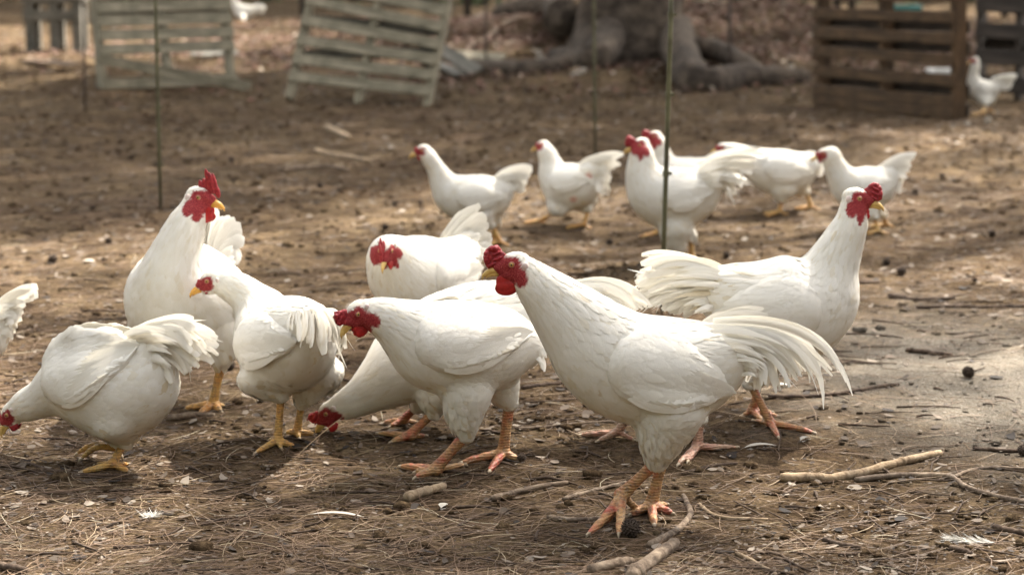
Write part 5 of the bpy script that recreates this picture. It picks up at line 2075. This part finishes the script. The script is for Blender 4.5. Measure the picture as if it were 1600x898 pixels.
chicken('white hen almost hidden behind the foreground rooster, only pinkish feet and tail tip showing', 'hen', 178,
        [(1105, 528, 26, 24), (1075, 545, 46, 42), (1020, 560, 58, 54), (975, 562, 50, 46), (948, 562, 34, 30), (938, 565, 24, 22)],
        dict(eye=(930, 572), pitch=62, yaw=180, k=0.7),
        [dict(hip=(1060, 600), hock=(1094, 655), ank=(1090, 696), ft=(1088, 705), toes=[(1060, 727), (1075, 722), (1122, 703)], hal=(1150, 700), side=1, rs=1.1),
         dict(hip=(1010, 600), hock=(985, 645), ank=(966, 674), ft=(966, 684), toes=[(908, 681), (935, 690), (950, 682)], hal=(990, 688), side=-1)],
        dict(b=[(1095, 510), (1100, 530)], c=[(1140, 480), (1140, 500)], t=[(1194, 490), (1170, 510)], n=12, w=0.014, sp=0.03),
        comb=dict(k=0.3, w=0.3), legmat='leg_pink', near=True, feathers=1800)

chicken('slender white hen walking left with long neck stretched up, left end of the far row', 'hen', 176,
        [(786, 296, 21, 19), (768, 306, 34, 30), (735, 311, 38, 34), (707, 303, 32, 28), (692, 284, 22, 19), (680, 262, 15, 13), (670, 245, 13, 12)],
        dict(eye=(658, 234), pitch=10, yaw=182, k=0.86),
        [dict(hip=(755, 335), hock=(768, 352), ank=(781, 377), ft=(782, 384), side=1), dict(hip=(765, 330), hock=(776, 350), ank=(770, 374), ft=(772, 379), side=-1)],
        dict(b=[(772, 280), (790, 305)], c=[(800, 262), (810, 285)], t=[(832, 262), (816, 300)], n=12, w=0.022, sp=0.03, prof=(0.35, 0.7, 0.95, 1, 1, 1, 0.95, 0.6)),
        k=0.9, comb=dict(k=0.45, w=0.6), near=False)

chicken('white hen running left with a bare pink patch on its flank, far row', 'hen', 150,
        [(926, 270, 20, 18), (908, 287, 34, 30), (884, 291, 37, 34), (866, 275, 27, 25), (859, 252, 18, 16), (853, 236, 14, 13)],
        dict(eye=(846, 226), pitch=8, yaw=165, k=0.80),
        [dict(hip=(880, 318), hock=(870, 331), ank=(845, 344), ft=(843, 350), side=1), dict(hip=(908, 314), hock=(919, 328), ank=(912, 350), ft=(910, 357), side=-1)],
        dict(b=[(905, 258), (925, 290)], c=[(930, 245), (940, 285)], t=[(968, 240), (942, 308)], n=16, w=0.020, sp=0.05, fray=8),
        k=0.88, comb=dict(k=0.4, w=0.4), near=False, bare=[(920, 277, 7), (907, 284, 6), (896, 312, 6)])

chicken('white rooster with full fluffy tail standing behind the nearest fence stake, facing left', 'rooster', 178,
        [(1108, 282, 26, 24), (1085, 302, 42, 38), (1052, 310, 50, 45), (1022, 300, 44, 40), (1006, 275, 31, 28), (1003, 252, 23, 20), (1003, 238, 19, 17)],
        dict(eye=(998, 225), pitch=6, yaw=186, k=0.98),
        [dict(hip=(1060, 345), hock=(1080, 372), ank=(1081, 400), ft=(1080, 409), side=-1, r=(0.05, 0.022)), dict(hip=(1055, 350), hock=(1056, 392), ank=(1054, 404), ft=(1054, 412), side=1, r=(0.06, 0.03))],
        dict(b=[(1085, 270), (1110, 300)], c=[(1120, 235), (1125, 275)], t=[(1192, 238), (1142, 304)], n=26, w=0.014, sp=0.08, fray=50, cov=24, twist=0.5),
        k=0.98, comb=dict(k=0.9, w=0.9), near=False, feathers=2400)

chicken('white rooster half hidden behind the fluffy tailed rooster, only head, neck and back showing', 'rooster', 176,
        [(1105, 262, 18, 16), (1085, 275, 31, 28), (1055, 280, 35, 32), (1038, 264, 27, 24), (1032, 242, 18, 16), (1029, 226, 15, 14)],
        dict(eye=(1020, 212), pitch=8, yaw=184, k=0.85),
        [dict(hip=(1050, 310), hock=(1040, 335), ank=(1028, 362), ft=(1026, 370), side=1), dict(hip=(1070, 310), hock=(1075, 335), ft=(1076, 368), side=-1)],
        dict(b=[(1095, 255), (1110, 270)], c=[(1120, 235), (1125, 260)], t=[(1150, 240), (1145, 265)], n=10, w=0.018, sp=0.04),
        k=0.88, comb=dict(k=0.9, w=0.8), near=False)

chicken('white hen walking left in the far row, its head just behind another rooster\'s tail', 'hen', 180,
        [(1262, 258, 22, 20), (1240, 268, 34, 31), (1210, 268, 36, 33), (1182, 257, 28, 25), (1158, 243, 18, 16), (1142, 235, 13, 12)],
        dict(eye=(1127, 230), pitch=5, yaw=180, k=0.80),
        [dict(hip=(1222, 295), hock=(1222, 313), ank=(1218, 330), ft=(1218, 336), side=1), dict(hip=(1248, 290), hock=(1260, 300), ank=(1267, 322), ft=(1268, 328), side=-1)],
        dict(b=[(1255, 240), (1268, 265)], c=[(1272, 240), (1280, 265)], t=[(1284, 250), (1282, 278)], n=10, w=0.020, sp=0.03),
        k=0.9, comb=dict(k=0.4, w=0.5), near=False)

chicken('white hen with upright tail at the right end of the far row, facing left', 'hen', 186,
        [(1388, 275, 19, 17), (1370, 290, 33, 30), (1345, 297, 36, 33), (1325, 289, 30, 27), (1311, 271, 21, 19), (1302, 254, 17, 15), (1298, 243, 16, 14)],
        dict(eye=(1284, 240), pitch=8, yaw=190, k=0.86),
        [dict(hip=(1350, 325), hock=(1366, 340), ank=(1372, 360), ft=(1373, 366), side=1), dict(hip=(1360, 320), hock=(1380, 335), ft=(1384, 356), side=-1)],
        dict(b=[(1372, 265), (1392, 290)], c=[(1395, 250), (1402, 280)], t=[(1428, 240), (1404, 300)], n=14, w=0.020, sp=0.03),
        k=0.9, comb=dict(k=0.35, w=0.5), near=False)

chicken('small distant white hen beside the brown pallet at the right, facing left', 'hen', 176,
        [(1556, 134, 9, 8), (1548, 141, 15, 14), (1534, 142, 18, 16), (1523, 134, 14, 13), (1521, 118, 9, 8), (1524, 105, 8, 7)],
        dict(eye=(1522, 94), pitch=5, yaw=180, k=0.85),
        [dict(hip=(1538, 152), hock=(1540, 164), ank=(1534, 177), ft=(1533, 180), side=1), dict(hip=(1545, 152), hock=(1548, 162), ft=(1546, 176), side=-1)],
        dict(b=[(1548, 124), (1560, 138)], c=[(1565, 120), (1570, 138)], t=[(1588, 120), (1580, 134)], n=10, w=0.020, sp=0.03),
        k=0.95, comb=dict(k=0.4, w=0.5), near=False, feathers=900)

chicken('distant white hen at the top edge of the photo between the two grey pallets', 'hen', 178,
        [(400, 14, 6, 6), (392, 18, 9, 8), (379, 19, 11, 10), (371, 12, 8, 7), (367, 4, 5, 5), (365, -2, 4, 4)],
        dict(eye=(363, -8), pitch=5, yaw=180, k=0.9),
        [dict(hip=(380, 24), hock=(381, 32), ft=(380, 40), side=1), dict(hip=(384, 24), hock=(386, 32), ft=(385, 38), side=-1)],
        dict(b=[(396, 9), (402, 18)], c=[(405, 8), (408, 18)], t=[(416, 10), (412, 20)], n=8, w=0.022, sp=0.03),
        k=0.95, comb=dict(k=0.4, w=0.5), near=False, feathers=1300)
